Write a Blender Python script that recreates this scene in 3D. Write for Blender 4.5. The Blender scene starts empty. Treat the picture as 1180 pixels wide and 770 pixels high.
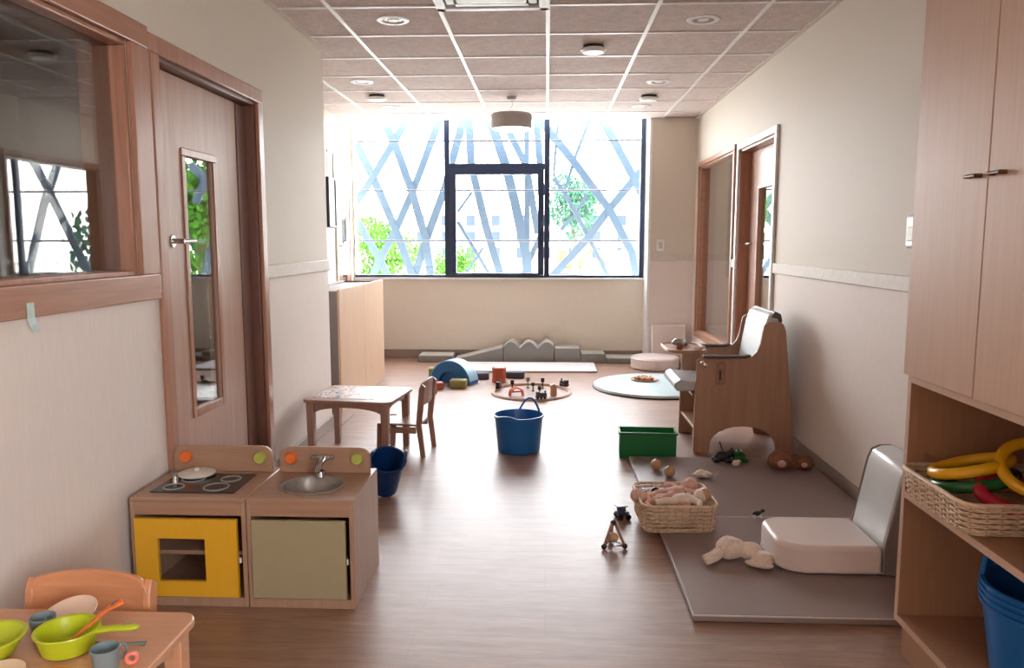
import bpy, bmesh, math, random
from mathutils import Vector, Matrix, Euler, noise
S = bpy.context.scene
C = S.collection
PI = math.pi
random.seed(7)

# ------------------------------------------------------------------ materials
def lin(c):
    r = []
    for v in c:
        v /= 255.0
        r.append(v / 12.92 if v <= 0.04045 else ((v + 0.055) / 1.055) ** 2.4)
    return (*r, 1.0)

class NT:
    def __init__(s, name):
        s.m = bpy.data.materials.new(name); s.m.use_nodes = True
        s.t = s.m.node_tree; s.t.nodes.clear()
        s.out = s.n('ShaderNodeOutputMaterial')
    def n(s, typ, **kw):
        x = s.t.nodes.new(typ)
        for k, v in kw.items():
            if k in x.inputs: x.inputs[k].default_value = v
            else: setattr(x, k, v)
        return x
    def l(s, a, b): s.t.links.new(a, b)
    def coords(s, scale=(1, 1, 1), kind='Object'):
        tc = s.n('ShaderNodeTexCoord'); mp = s.n('ShaderNodeMapping')
        mp.inputs['Scale'].default_value = scale
        s.l(tc.outputs[kind], mp.inputs['Vector']); return mp.outputs['Vector']
    def ramp(s, fac, stops):
        r = s.n('ShaderNodeValToRGB'); e = r.color_ramp.elements
        e[0].position, e[0].color = stops[0]; e[1].position, e[1].color = stops[-1]
        for p, c in stops[1:-1]:
            q = e.new(p); q.color = c
        s.l(fac, r.inputs['Fac']); return r.outputs['Color']
    def bump(s, h, strength, dist=0.01):
        b = s.n('ShaderNodeBump'); b.inputs['Strength'].default_value = strength; b.inputs['Distance'].default_value = dist
        s.l(h, b.inputs['Height']); return b.outputs['Normal']

def plain(name, col, rough=0.5, spec=0.5, metal=0.0, var=0.06, scale=30.0, bump=0.0, coat=0.0, emit=0.0, sheen=0.0):
    t = NT(name)
    p = t.n('ShaderNodeBsdfPrincipled')
    p.inputs['Roughness'].default_value = rough
    p.inputs['Specular IOR Level'].default_value = spec
    p.inputs['Metallic'].default_value = metal
    p.inputs['Coat Weight'].default_value = coat
    p.inputs['Sheen Weight'].default_value = sheen
    c = lin(col)
    v = t.coords()
    nz = t.n('ShaderNodeTexNoise'); nz.inputs['Scale'].default_value = scale; nz.inputs['Detail'].default_value = 4
    t.l(v, nz.inputs['Vector'])
    lo = tuple(x * (1 - var) for x in c[:3]) + (1,); hi = tuple(min(1, x * (1 + var)) for x in c[:3]) + (1,)
    t.l(t.ramp(nz.outputs['Fac'], [(0.3, lo), (0.7, hi)]), p.inputs['Base Color'])
    if bump: t.l(t.bump(nz.outputs['Fac'], bump, 0.004), p.inputs['Normal'])
    if emit:
        p.inputs['Emission Color'].default_value = c; p.inputs['Emission Strength'].default_value = emit
    t.l(p.outputs[0], t.out.inputs['Surface'])
    return t.m

def wood(name, a, b, grain='Z', rough=0.4, fine=1.0, contrast=1.0):
    t = NT(name)
    p = t.n('ShaderNodeBsdfPrincipled'); p.inputs['Roughness'].default_value = rough
    sc = {'X': (1.2, 26, 26), 'Y': (26, 1.2, 26), 'Z': (26, 26, 1.2)}[grain]
    v = t.coords(tuple(q * fine for q in sc))
    n1 = t.n('ShaderNodeTexNoise'); n1.inputs['Scale'].default_value = 1.6; n1.inputs['Detail'].default_value = 6; n1.inputs['Distortion'].default_value = 0.6
    n2 = t.n('ShaderNodeTexNoise'); n2.inputs['Scale'].default_value = 7.0; n2.inputs['Detail'].default_value = 3
    t.l(v, n1.inputs['Vector']); t.l(v, n2.inputs['Vector'])
    mx = t.n('ShaderNodeMix'); mx.data_type = 'FLOAT'; mx.inputs[0].default_value = 0.35
    t.l(n1.outputs['Fac'], mx.inputs[2]); t.l(n2.outputs['Fac'], mx.inputs[3])
    ca, cb = lin(a), lin(b)
    lo, hi = 0.5 - 0.17 / contrast, 0.5 + 0.17 / contrast
    t.l(t.ramp(mx.outputs[0], [(lo, cb), (hi, ca)]), p.inputs['Base Color'])
    t.l(t.bump(mx.outputs[0], 0.08, 0.002), p.inputs['Normal'])
    t.l(p.outputs[0], t.out.inputs['Surface'])
    return t.m

def glass(name, tint=(1, 1, 1), refl=1.0):
    t = NT(name)
    tr = t.n('ShaderNodeBsdfTransparent'); tr.inputs['Color'].default_value = (*tint, 1)
    gl = t.n('ShaderNodeBsdfGlossy'); gl.inputs['Roughness'].default_value = 0.0
    lw = t.n('ShaderNodeLayerWeight'); lw.inputs['Blend'].default_value = 0.5
    pw = t.n('ShaderNodeMath', operation='POWER'); pw.inputs[1].default_value = 5.0
    t.l(lw.outputs['Facing'], pw.inputs[0])
    ml = t.n('ShaderNodeMath', operation='MULTIPLY_ADD'); ml.inputs[1].default_value = 0.92 * refl; ml.inputs[2].default_value = 0.045 * refl
    t.l(pw.outputs[0], ml.inputs[0])
    mx = t.n('ShaderNodeMixShader')
    t.l(ml.outputs[0], mx.inputs['Fac']); t.l(tr.outputs[0], mx.inputs[1]); t.l(gl.outputs[0], mx.inputs[2])
    t.l(mx.outputs[0], t.out.inputs['Surface'])
    return t.m

def wall_mat(name, upper, lower, split=1.14, tex=1.0):
    t = NT(name)
    p = t.n('ShaderNodeBsdfPrincipled'); p.inputs['Roughness'].default_value = 0.6
    g = t.n('ShaderNodeNewGeometry'); sp = t.n('ShaderNodeSeparateXYZ'); t.l(g.outputs['Position'], sp.inputs[0])
    st = t.n('ShaderNodeMath', operation='LESS_THAN'); st.inputs[1].default_value = split; t.l(sp.outputs['Z'], st.inputs[0])
    mp = t.n('ShaderNodeMapping'); mp.inputs['Scale'].default_value = (60 * tex, 60 * tex, 9 * tex); t.l(g.outputs['Position'], mp.inputs['Vector'])
    nz = t.n('ShaderNodeTexNoise'); nz.inputs['Scale'].default_value = 1.5; nz.inputs['Detail'].default_value = 5; t.l(mp.outputs[0], nz.inputs['Vector'])
    lo = lin(lower); up = lin(upper)
    cl = t.ramp(nz.outputs['Fac'], [(0.3, tuple(x * 0.965 for x in lo[:3]) + (1,)), (0.7, tuple(min(1, x * 1.02) for x in lo[:3]) + (1,))])
    n2 = t.n('ShaderNodeTexNoise'); n2.inputs['Scale'].default_value = 90; t.l(g.outputs['Position'], n2.inputs['Vector'])
    cu = t.ramp(n2.outputs['Fac'], [(0.3, tuple(x * 0.97 for x in up[:3]) + (1,)), (0.7, up)])
    mx = t.n('ShaderNodeMix'); mx.data_type = 'RGBA'
    t.l(st.outputs[0], mx.inputs[0]); t.l(cu, mx.inputs[6]); t.l(cl, mx.inputs[7])
    t.l(mx.outputs[2], p.inputs['Base Color'])
    t.l(t.bump(nz.outputs['Fac'], 0.05, 0.002), p.inputs['Normal'])
    t.l(p.outputs[0], t.out.inputs['Surface'])
    return t.m

def floor_mat():
    t = NT('vinyl_floor')
    p = t.n('ShaderNodeBsdfPrincipled')
    g = t.n('ShaderNodeNewGeometry')
    mp = t.n('ShaderNodeMapping'); mp.inputs['Scale'].default_value = (1.6, 14, 1); t.l(g.outputs['Position'], mp.inputs['Vector'])
    n1 = t.n('ShaderNodeTexNoise'); n1.inputs['Scale'].default_value = 2.2; n1.inputs['Detail'].default_value = 8; n1.inputs['Distortion'].default_value = 0.8; t.l(mp.outputs[0], n1.inputs['Vector'])
    n3 = t.n('ShaderNodeTexNoise'); n3.inputs['Scale'].default_value = 9; n3.inputs['Detail'].default_value = 4; t.l(mp.outputs[0], n3.inputs['Vector'])
    mx = t.n('ShaderNodeMix'); mx.data_type = 'FLOAT'; mx.inputs[0].default_value = 0.4
    t.l(n1.outputs['Fac'], mx.inputs[2]); t.l(n3.outputs['Fac'], mx.inputs[3])
    col = t.ramp(mx.outputs[0], [(0.3, lin((122, 88, 69))), (0.5, lin((149, 114, 93))), (0.72, lin((172, 137, 114)))])
    br = t.n('ShaderNodeTexBrick'); br.offset = 0.37
    br.inputs['Scale'].default_value = 1.0; br.inputs['Mortar Size'].default_value = 0.0014
    br.inputs['Brick Width'].default_value = 1.2; br.inputs['Row Height'].default_value = 0.19
    br.inputs['Color1'].default_value = (1, 1, 1, 1); br.inputs['Color2'].default_value = (0.93, 0.92, 0.92, 1); br.inputs['Mortar'].default_value = (0.75, 0.72, 0.70, 1)
    t.l(g.outputs['Position'], br.inputs['Vector'])
    mm = t.n('ShaderNodeMix'); mm.data_type = 'RGBA'; mm.blend_type = 'MULTIPLY'; mm.inputs[0].default_value = 1
    t.l(col, mm.inputs[6]); t.l(br.outputs['Color'], mm.inputs[7])
    t.l(mm.outputs[2], p.inputs['Base Color'])
    n2 = t.n('ShaderNodeTexNoise'); n2.inputs['Scale'].default_value = 3.0; n2.inputs['Detail'].default_value = 4; t.l(g.outputs['Position'], n2.inputs['Vector'])
    mr = t.n('ShaderNodeMapRange'); mr.inputs['To Min'].default_value = 0.38; mr.inputs['To Max'].default_value = 0.44
    t.l(n2.outputs['Fac'], mr.inputs['Value']); t.l(mr.outputs[0], p.inputs['Roughness'])
    p.inputs['Specular IOR Level'].default_value = 1.0
    t.l(t.bump(mx.outputs[0], 0.06, 0.002), p.inputs['Normal'])
    t.l(p.outputs[0], t.out.inputs['Surface'])
    return t.m

def tile_mat():
    t = NT('ceiling_tile')
    p = t.n('ShaderNodeBsdfPrincipled'); p.inputs['Roughness'].default_value = 0.9
    g = t.n('ShaderNodeNewGeometry')
    n = t.n('ShaderNodeTexNoise'); n.inputs['Scale'].default_value = 95; n.inputs['Detail'].default_value = 3; t.l(g.outputs['Position'], n.inputs['Vector'])
    n2 = t.n('ShaderNodeTexNoise'); n2.inputs['Scale'].default_value = 18; n2.inputs['Detail'].default_value = 3; t.l(g.outputs['Position'], n2.inputs['Vector'])
    mx = t.n('ShaderNodeMix'); mx.data_type = 'FLOAT'; mx.inputs[0].default_value = 0.35
    t.l(n.outputs['Fac'], mx.inputs[2]); t.l(n2.outputs['Fac'], mx.inputs[3])
    t.l(t.ramp(mx.outputs[0], [(0.35, lin((186, 170, 165))), (0.65, lin((218, 204, 199)))]), p.inputs['Base Color'])
    t.l(t.bump(mx.outputs[0], 0.3, 0.004), p.inputs['Normal'])
    t.l(p.outputs[0], t.out.inputs['Surface'])
    return t.m

def pebble_print():   # printed drawings taped under film on the small table
    t = NT('printed_sheet')
    p = t.n('ShaderNodeBsdfPrincipled'); p.inputs['Roughness'].default_value = 0.25
    v = t.coords((5.5, 5.5, 5.5))
    vo = t.n('ShaderNodeTexNoise'); vo.inputs['Scale'].default_value = 2.4; vo.inputs['Detail'].default_value = 3; vo.inputs['Distortion'].default_value = 1.5
    t.l(v, vo.inputs['Vector'])
    t.l(t.ramp(vo.outputs['Fac'], [(0.38, lin((150, 152, 168))), (0.45, lin((236, 232, 230))), (0.56, lin((240, 236, 232))), (0.62, lin((196, 120, 120)))]), p.inputs['Base Color'])
    t.l(p.outputs[0], t.out.inputs['Surface'])
    return t.m

M = dict(
    wall=wall_mat('painted_wall', (216, 206, 192), (230, 219, 211)),
    wall_back=wall_mat('back_wall_paint', (236, 227, 212), (236, 227, 212), tex=1.5),
    side_room=plain('side_room_paint', (188, 172, 158), 0.7),
    rail=plain('rail_paint', (208, 199, 188), 0.5),
    baseb=plain('baseboard_vinyl', (150, 133, 122), 0.5),
    floor=floor_mat(), tile=tile_mat(),
    white=plain('white_enamel', (236, 236, 236), 0.35),
    cream=plain('cream_plastic', (226, 220, 206), 0.4),
    frame_wood=wood('frame_wood', (180, 132, 108), (158, 110, 88), 'Z', 0.3, 0.8),
    frame_wood_y=wood('frame_wood_along', (180, 132, 108), (158, 110, 88), 'Y', 0.3, 0.8),
    jamb=plain('dark_jamb_lacquer', (120, 84, 72), 0.35),
    door_wood=wood('door_veneer', (192, 156, 138), (176, 140, 122), 'Z', 0.4, 0.9, 1.2),
    cab_wood=wood('cabinet_laminate', (204, 170, 146), (194, 158, 134), 'Z', 0.45, 1.4, 0.9),
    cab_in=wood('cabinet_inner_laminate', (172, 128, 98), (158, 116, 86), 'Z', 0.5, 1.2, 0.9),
    beech=wood('kitchen_beech', (174, 138, 114), (158, 122, 98), 'X', 0.38, 0.8),
    beech_z=wood('kitchen_beech_upright', (176, 142, 118), (162, 128, 104), 'Z', 0.4, 0.8),
    table_wood=wood('table_beech', (220, 166, 130), (204, 150, 114), 'X', 0.28, 0.8),
    chair_wood=wood('chair_beech', (214, 150, 108), (198, 134, 94), 'X', 0.3, 0.8),
    dark_beech=wood('small_table_wood', (170, 132, 114), (152, 114, 98), 'Z', 0.4, 0.8),
    hc_wood=wood('high_chair_ply', (188, 148, 124), (172, 132, 108), 'Z', 0.42, 0.8),
    shelf_wood=wood('low_unit_wood', (222, 190, 160), (206, 172, 142), 'Z', 0.45, 1.2),
    navy=plain('navy_aluminium', (36, 52, 84), 0.35, var=0.02),
    glass=glass('window_glass'), glass2=glass('inner_glass', (0.86, 0.86, 0.85), 2.0),
    yellow=plain('oven_yellow', (228, 172, 44), 0.35, var=0.02),
    khaki=plain('door_khaki', (164, 152, 120), 0.4, var=0.02),
    orange=plain('orange_plastic', (232, 116, 52), 0.35), lime=plain('lime_plastic', (186, 196, 36), 0.3, var=0.02),
    knob_green=plain('green_knob_lacquer', (180, 186, 90), 0.35),
    hob=plain('hob_black', (34, 34, 38), 0.18, var=0.02), ring=plain('burner_grey', (150, 146, 144), 0.3),
    steel=plain('brushed_steel', (190, 190, 190), 0.25, metal=1.0, var=0.03), chrome=plain('chrome', (220, 220, 222), 0.12, metal=1.0, var=0.01),
    basin=plain('basin_grey', (150, 140, 130), 0.35, metal=0.2),
    dark=plain('dark_plastic', (40, 38, 40), 0.4), black=plain('black_plastic', (20, 20, 22), 0.35),
    tubblue=plain('tub_blue', (26, 106, 180), 0.3, var=0.03), tubdark=plain('navy_tub', (12, 52, 104), 0.35, var=0.03),
    mat=plain('mat_vinyl_grey', (142, 125, 121), 0.36, var=0.03, scale=6, bump=0.12), matedge=plain('mat_piping', (206, 196, 194), 0.4),
    matwhite=plain('mat_vinyl_white', (222, 216, 214), 0.4), matpale=plain('mat_vinyl_pale_blue', (196, 214, 218), 0.35),
    vinyl_w=plain('cushion_white_vinyl', (226, 212, 206), 0.3, var=0.02, scale=5, bump=0.1), vinyl_g=plain('cushion_grey_vinyl', (204, 206, 206), 0.25, var=0.03, scale=6, bump=0.1),
    vinyl_side=plain('cushion_taupe_vinyl', (128, 118, 114), 0.4),
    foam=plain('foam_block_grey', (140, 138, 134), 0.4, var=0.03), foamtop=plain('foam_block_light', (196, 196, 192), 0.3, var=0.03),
    pad=plain('pad_light_grey', (196, 202, 206), 0.3, var=0.02), paddark=plain('pad_dark_grey', (92, 88, 88), 0.35),
    green=plain('green_box', (20, 118, 62), 0.4, var=0.03), greend=plain('green_rubber', (30, 96, 56), 0.3),
    red=plain('red_plastic', (178, 30, 52), 0.25, var=0.04), yring=plain('yellow_ring', (240, 178, 30), 0.25, var=0.03), gring=plain('green_ring', (28, 96, 50), 0.25, var=0.03),
    wicker=plain('wicker', (218, 190, 160), 0.5, var=0.2, scale=60, bump=0.3), wickerd=plain('wicker_stake', (178, 146, 112), 0.5, var=0.2, scale=60),
    toywood=wood('toy_wood', (206, 166, 130), (186, 146, 110), 'X', 0.45, 2.0),
    plush=plain('plush_cream', (232, 212, 196), 0.9, var=0.1, scale=90, bump=0.5, sheen=0.5), plushpink=plain('plush_pink', (222, 178, 164), 0.9, var=0.12, scale=90, bump=0.5),
    plushbrown=plain('plush_brown', (140, 92, 70), 0.9, var=0.25, scale=60, bump=0.6), cloth=plain('crumpled_cloth', (226, 218, 202), 0.8, var=0.15, scale=40, bump=0.4),
    brick=plain('red_foam', (186, 92, 66), 0.45), olive=plain('olive_foam', (150, 144, 84), 0.45), slate=plain('slate_foam', (74, 78, 92), 0.45),
    rocker=plain('rocker_blue', (30, 110, 176), 0.3), rockertop=plain('rocker_light_blue', (150, 196, 224), 0.35),
    cup=plain('cup_grey', (124, 138, 140), 0.35, var=0.03), plate=plain('plate_beige', (236, 206, 180), 0.35, var=0.02), pinkp=plain('pink_plastic', (232, 130, 110), 0.4),
    paper=pebble_print(), poster=plain('poster_paper', (226, 220, 216), 0.5, var=0.05, scale=12), tape=plain('frosted_tape', (190, 212, 206), 0.3),
    perf=plain('acoustic_white', (228, 226, 222), 0.7),
    lattice=plain('lattice_steel', (70, 87, 103), 0.7, spec=0.1, var=0.03), bark=plain('bark', (90, 76, 62), 0.9),
    leaf=plain('leaf_green', (62, 104, 34), 0.8, spec=0.05, var=0.35, scale=4), leafd=plain('leaf_dark', (50, 88, 72), 0.8, spec=0.05, var=0.35, scale=4),
    facade=plain('pale_render', (190, 186, 182), 0.8), pane=plain('far_pane', (50, 60, 80), 0.7, spec=0.05), ground=plain('pale_ground', (206, 202, 192), 0.9, scale=0.5),
    exyellow=plain('machine_yellow', (250, 200, 20), 0.4), exdark=plain('machine_black', (50, 50, 50), 0.6), drum=plain('drum_orange', (250, 150, 60), 0.4),
    bronze=plain('bronze_handle', (96, 74, 60), 0.3, metal=0.8),
    lampshade=plain('lamp_shade_grey', (176, 170, 166), 0.6), diffuser=plain('diffuser_glare', (250, 248, 242), 0.5, emit=1.0),  # diffuser glow imitates glare from the floor on an unlit lamp
    bead1=plain('bead_tan', (214, 160, 110), 0.4), bead2=plain('bead_brown', (140, 96, 70), 0.4),
)

# ------------------------------------------------------------------ mesh helpers
def tag(o, label=None, cat=None, group=None, kind=None):
    if label: o['label'] = label
    if cat: o['category'] = cat
    if group: o['group'] = group
    if kind: o['kind'] = kind
    return o
def thing(name, label, cat, loc=(0, 0, 0), rz=0.0, group=None, rot=None):
    o = bpy.data.objects.new(name, None); C.objects.link(o)
    o.empty_display_size = 0.05
    o.location = loc; o.rotation_euler = rot if rot else (0, 0, rz)
    return tag(o, label, cat, group)

class MB:
    def __init__(s): s.b = bmesh.new()
    def box(s, x0, x1, y0, y1, z0, z1, m=None):
        vs = [s.b.verts.new((x, y, z)) for x in (x0, x1) for y in (y0, y1) for z in (z0, z1)]
        for f in ((0, 1, 3, 2), (4, 6, 7, 5), (0, 4, 5, 1), (2, 3, 7, 6), (0, 2, 6, 4), (1, 5, 7, 3)):
            s.b.faces.new([vs[i] for i in f])
        if m is not None:
            for v in vs: v.co = m @ v.co
        return s
    def prism(s, pts, a, b, axis='Y'):
        def P(u, v, w):
            return {'Y': (u, w, v), 'X': (w, u, v), 'Z': (u, v, w)}[axis]
        A = [s.b.verts.new(P(u, v, a)) for u, v in pts]; B = [s.b.verts.new(P(u, v, b)) for u, v in pts]
        n = len(pts)
        try: s.b.faces.new(A); s.b.faces.new(B[::-1])
        except ValueError: pass
        for i in range(n): s.b.faces.new((A[i], B[i], B[(i + 1) % n], A[(i + 1) % n]))
        return s
    def lathe(s, prof, n=32, c=(0, 0, 0), m=None, sx=1.0, sy=1.0):
        rings = []
        new = []
        for r, z in prof:
            if r < 1e-6:
                v = s.b.verts.new((c[0], c[1], c[2] + z)); rings.append([v]); new.append(v)
            else:
                rr = [s.b.verts.new((c[0] + sx * r * math.cos(2 * PI * i / n), c[1] + sy * r * math.sin(2 * PI * i / n), c[2] + z)) for i in range(n)]
                rings.append(rr); new += rr
        for a, b in zip(rings, rings[1:]):
            for i in range(n):
                j = (i + 1) % n
                if len(a) == 1 and len(b) == 1: continue
                if len(a) == 1: s.b.faces.new((a[0], b[i], b[j]))
                elif len(b) == 1: s.b.faces.new((a[i], b[0], a[j]))
                else: s.b.faces.new((a[i], b[i], b[j], a[j]))
        if m is not None:
            for v in new: v.co = m @ v.co
        return s
    def tube(s, pts, r, n=8, closed=False, flat=1.0):
        pts = [Vector(p) for p in pts]; N = len(pts); rings = []
        rs = r if isinstance(r, (list, tuple)) else [r] * N
        up = Vector((0, 0, 1)); prev = None
        for i, p in enumerate(pts):
            if closed: d = pts[(i + 1) % N] - pts[i - 1]
            else: d = pts[min(i + 1, N - 1)] - pts[max(i - 1, 0)]
            d.normalize()
            if prev is None:
                a = up.cross(d)
                if a.length < 1e-3: a = Vector((1, 0, 0)).cross(d)
            else:
                a = prev - d * prev.dot(d)
                if a.length < 1e-4: a = up.cross(d)
            a.normalize(); prev = a; b = d.cross(a)
            rings.append([s.b.verts.new(p + a * rs[i] * math.cos(2 * PI * k / n) + b * rs[i] * flat * math.sin(2 * PI * k / n)) for k in range(n)])
        for i in range(N if closed else N - 1):
            A, B = rings[i], rings[(i + 1) % N]
            for k in range(n): s.b.faces.new((A[k], A[(k + 1) % n], B[(k + 1) % n], B[k]))
        if not closed:
            s.b.faces.new(rings[0][::-1]); s.b.faces.new(rings[-1])
        return s
    def ell(s, c, r, rot=(0, 0, 0), sub=3):
        if not isinstance(r, (tuple, list)): r = (r, r, r)
        m = Matrix.Translation(c) @ Euler(rot).to_matrix().to_4x4() @ Matrix.Diagonal((*r, 1))
        bmesh.ops.create_icosphere(s.b, subdivisions=sub, radius=1, matrix=m); return s
    def torus(s, c, R, r, rot=(0, 0, 0), n=40, k=12, sx=1.0):
        m = Matrix.Translation(c) @ Euler(rot).to_matrix().to_4x4()
        return s.tube([m @ Vector((R * sx * math.cos(2 * PI * i / n), R * math.sin(2 * PI * i / n), 0)) for i in range(n)], r, k, True)
    def noise(s, amp, freq=20, seed=0):
        for v in s.b.verts:
            v.co += noise.noise_vector(v.co * freq + Vector((seed, seed, seed))) * amp
        return s
    def build(s, name, mat, parent=None, bevel=0.0, smooth=None, seg=2, remesh=0.0, flip=True, sub=0):
        me = bpy.data.meshes.new(name)
        if flip: bmesh.ops.recalc_face_normals(s.b, faces=s.b.faces)
        s.b.to_mesh(me); s.b.free()
        me.materials.append(mat)
        if smooth is None: smooth = 35
        if smooth:
            for p in me.polygons: p.use_smooth = True
            me.set_sharp_from_angle(angle=math.radians(smooth))
        o = bpy.data.objects.new(name, me); C.objects.link(o)
        if parent is not None: o.parent = parent
        if remesh:
            md = o.modifiers.new('remesh', 'REMESH'); md.mode = 'VOXEL'; md.voxel_size = remesh; md.use_smooth_shade = True
            sm = o.modifiers.new('smooth', 'SMOOTH'); sm.iterations = 4
        if sub:
            md = o.modifiers.new('subdivision', 'SUBSURF'); md.levels = sub; md.render_levels = sub
        if bevel:
            md = o.modifiers.new('bevel', 'BEVEL'); md.width = bevel; md.segments = seg; md.limit_method = 'ANGLE'; md.angle_limit = math.radians(40)
            md.harden_normals = False
        return o
def box(name, mat, parent, d, bevel=0.0, **k): return MB().box(*d).build(name, mat, parent, bevel, **k)
def struct(o): o['kind'] = 'structure'; return o
def copy_tree(o, parent=None):
    c = o.copy(); C.objects.link(c); c.parent = parent
    for ch in list(o.children): copy_tree(ch, c)
    return c
def rounded_rect(w, d, r, n=6, cx=0, cy=0):
    pts = []
    for sx, sy, a0 in ((1, 1, 0), (-1, 1, 90), (-1, -1, 180), (1, -1, 270)):
        for i in range(n + 1):
            a = math.radians(a0 + 90 * i / n)
            pts.append((cx + sx * (w / 2 - r) + r * math.cos(a), cy + sy * (d / 2 - r) + r * math.sin(a)))
    return pts

R, L = 1.59, -1.54
CH = 2.63; TOP = 2.95; YB = 8.75; YC = 8.47; YR = -3.2

def wall(name, axis, p0, p1, u0, u1, z0, z1, openings, mat):
    """slab between p0 and p1 on the given axis, with rectangular openings (u0,u1,z0,z1)"""
    us = sorted({u0, u1, *[o[0] for o in openings], *[o[1] for o in openings]})
    zs = sorted({z0, z1, *[o[2] for o in openings], *[o[3] for o in openings]})
    b = MB()
    for a, c in zip(us, us[1:]):
        for e, f in zip(zs, zs[1:]):
            mu, mz = (a + c) / 2, (e + f) / 2
            if any(o[0] < mu < o[1] and o[2] < mz < o[3] for o in openings): continue
            if axis == 'x': b.box(p0, p1, a, c, e, f)
            else: b.box(a, c, p0, p1, e, f)
    return struct(b.build(name, mat, smooth=0))

# ------------------------------------------------------------------ room shell
struct(box('floor', M['floor'], None, (-6, R + 0.16, YR, YB, -0.1, 0), smooth=0))
struct(box('floor_side_room', M['floor'], None, (R + 0.16, 6, 0.85, YB, -0.1, 0), smooth=0))
struct(box('ceiling', M['tile'], None, (-2.2, R, YR, YC, CH, CH + 0.03), smooth=0))
struct(box('ceiling_slab', M['white'], None, (-6, R + 0.16, YR, YB + 0.1, TOP, TOP + 0.1), smooth=0))
struct(box('ceiling_side_room', M['white'], None, (R + 0.16, 6, 0.85, YB + 0.1, TOP, TOP + 0.1), smooth=0))
struct(box('trim_1', M['white'], None, (-2.2, R, YC, YC + 0.03, CH - 0.004, TOP), smooth=0))
g = MB()
for k in range(-3, 3): g.box(k * 0.61 - 0.0125, k * 0.61 + 0.0125, YR, YC, CH - 0.007, CH - 0.0005)
k = 0
y = 4.46
while y > YR: y -= 0.6
y += 0.6
ys = []
while y < YC: ys.append(y); y += 0.6
for y in ys: g.box(-2.2, R, y - 0.012, y + 0.012, CH - 0.0065, CH - 0.0003)
struct(g.build('trim_2', M['white'], smooth=0))
g = MB()
g.box(R - 0.03, R, YR, YC, CH - 0.012, CH - 0.001); g.box(L, L + 0.03, YR, 5.4, CH - 0.012, CH - 0.001)
struct(g.build('trim_3', M['rail'], smooth=0))

# left wall with the big inner window and the door opening
WL = (0.3, 2.86, 1.2, 2.06)       # glass opening of the inner window
DL = (3.08, 4.12, 0, 2.06)
wall('wall_left', 'x', L - 0.18, L, YR, 5.4, 0, TOP, [WL, DL], M['wall'])
wall('wall_recess', 'y', 5.3, 5.4, -2.3, L - 0.18, 0, TOP, [], M['wall'])
wall('wall_left_far', 'x', -2.3, -2.2, 5.4, YB, 0, TOP, [], M['wall'])
WR = (6.745, 8.225, 0.375, 2.095); DR = (5.54, 6.555, 0, 2.075)
wall('wall_right', 'x', R, R + 0.16, YR, YB, 0, TOP, [WR, DR, (-2.9, -0.5, 0.9, 2.3)], M['wall'])
wall('wall_back', 'y', YB, YB + 0.16, -6, 6, 0, TOP, [(-2.185, 1.085, 0.92, 2.9), (2.0, 4.8, 0.92, 2.7)], M['wall_back'])
wall('wall_column', 'y', YC, YB, 1.12, R, 0, TOP, [], M['wall'])
wall('wall_rear', 'y', YR - 0.15, YR, -6, R + 0.16, 0, TOP, [], M['side_room'])
wall('wall_side_partition', 'y', 0.85, 1.0, R + 0.16, 6, 0, TOP, [], M['side_room'])
struct(box('wall_outer_left', M['side_room'], None, (-6.1, -6, YR, YB, 0, TOP), smooth=0))
struct(box('wall_outer_right', M['side_room'], None, (6, 6.1, 0.85, YB, 0, TOP), smooth=0))

# rails, baseboards
def rail(name, x0, x1, y0, y1, z0=1.108, z1=1.178, mat='rail', bv=0.004): return struct(box(name, M[mat], None, (x0, x1, y0, y1, z0, z1), bv))
rail('trim_4', R - 0.016, R, 2.43, 5.49)
rail('trim_5', L, L + 0.016, 4.18, 5.41, 1.125, 1.2)
rail('trim_6', L, L + 0.016, 2.985, 3.0, 1.125, 1.2)
rail('trim_7', R - 0.016, R, 6.605, 6.70); rail('trim_8', R - 0.016, R, 8.27, YC)
rail('trim_9', 1.12, R - 0.016, YC - 0.014, YC, 1.12, 1.19)
rail('baseboard_right', R - 0.012, R, 2.43, 5.49, 0, 0.085, 'baseb'); rail('baseboard_right_far', R - 0.012, R, 6.605, YC, 0, 0.085, 'baseb')
rail('baseboard_left', L, L + 0.012, 4.18, 5.41, 0, 0.085, 'baseb'); rail('baseboard_left_near', L, L + 0.012, YR, 3.0, 0, 0.085, 'baseb')
rail('baseboard_back', -2.2, 1.12, YB - 0.014, YB, 0, 0.095, 'baseb'); rail('baseboard_column', 1.12, R - 0.012, YC - 0.014, YC, 0, 0.085, 'baseb')
rail('baseboard_left_far', -2.2, -2.188, 5.4, YB - 0.014, 0, 0.09, 'baseb')

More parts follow.
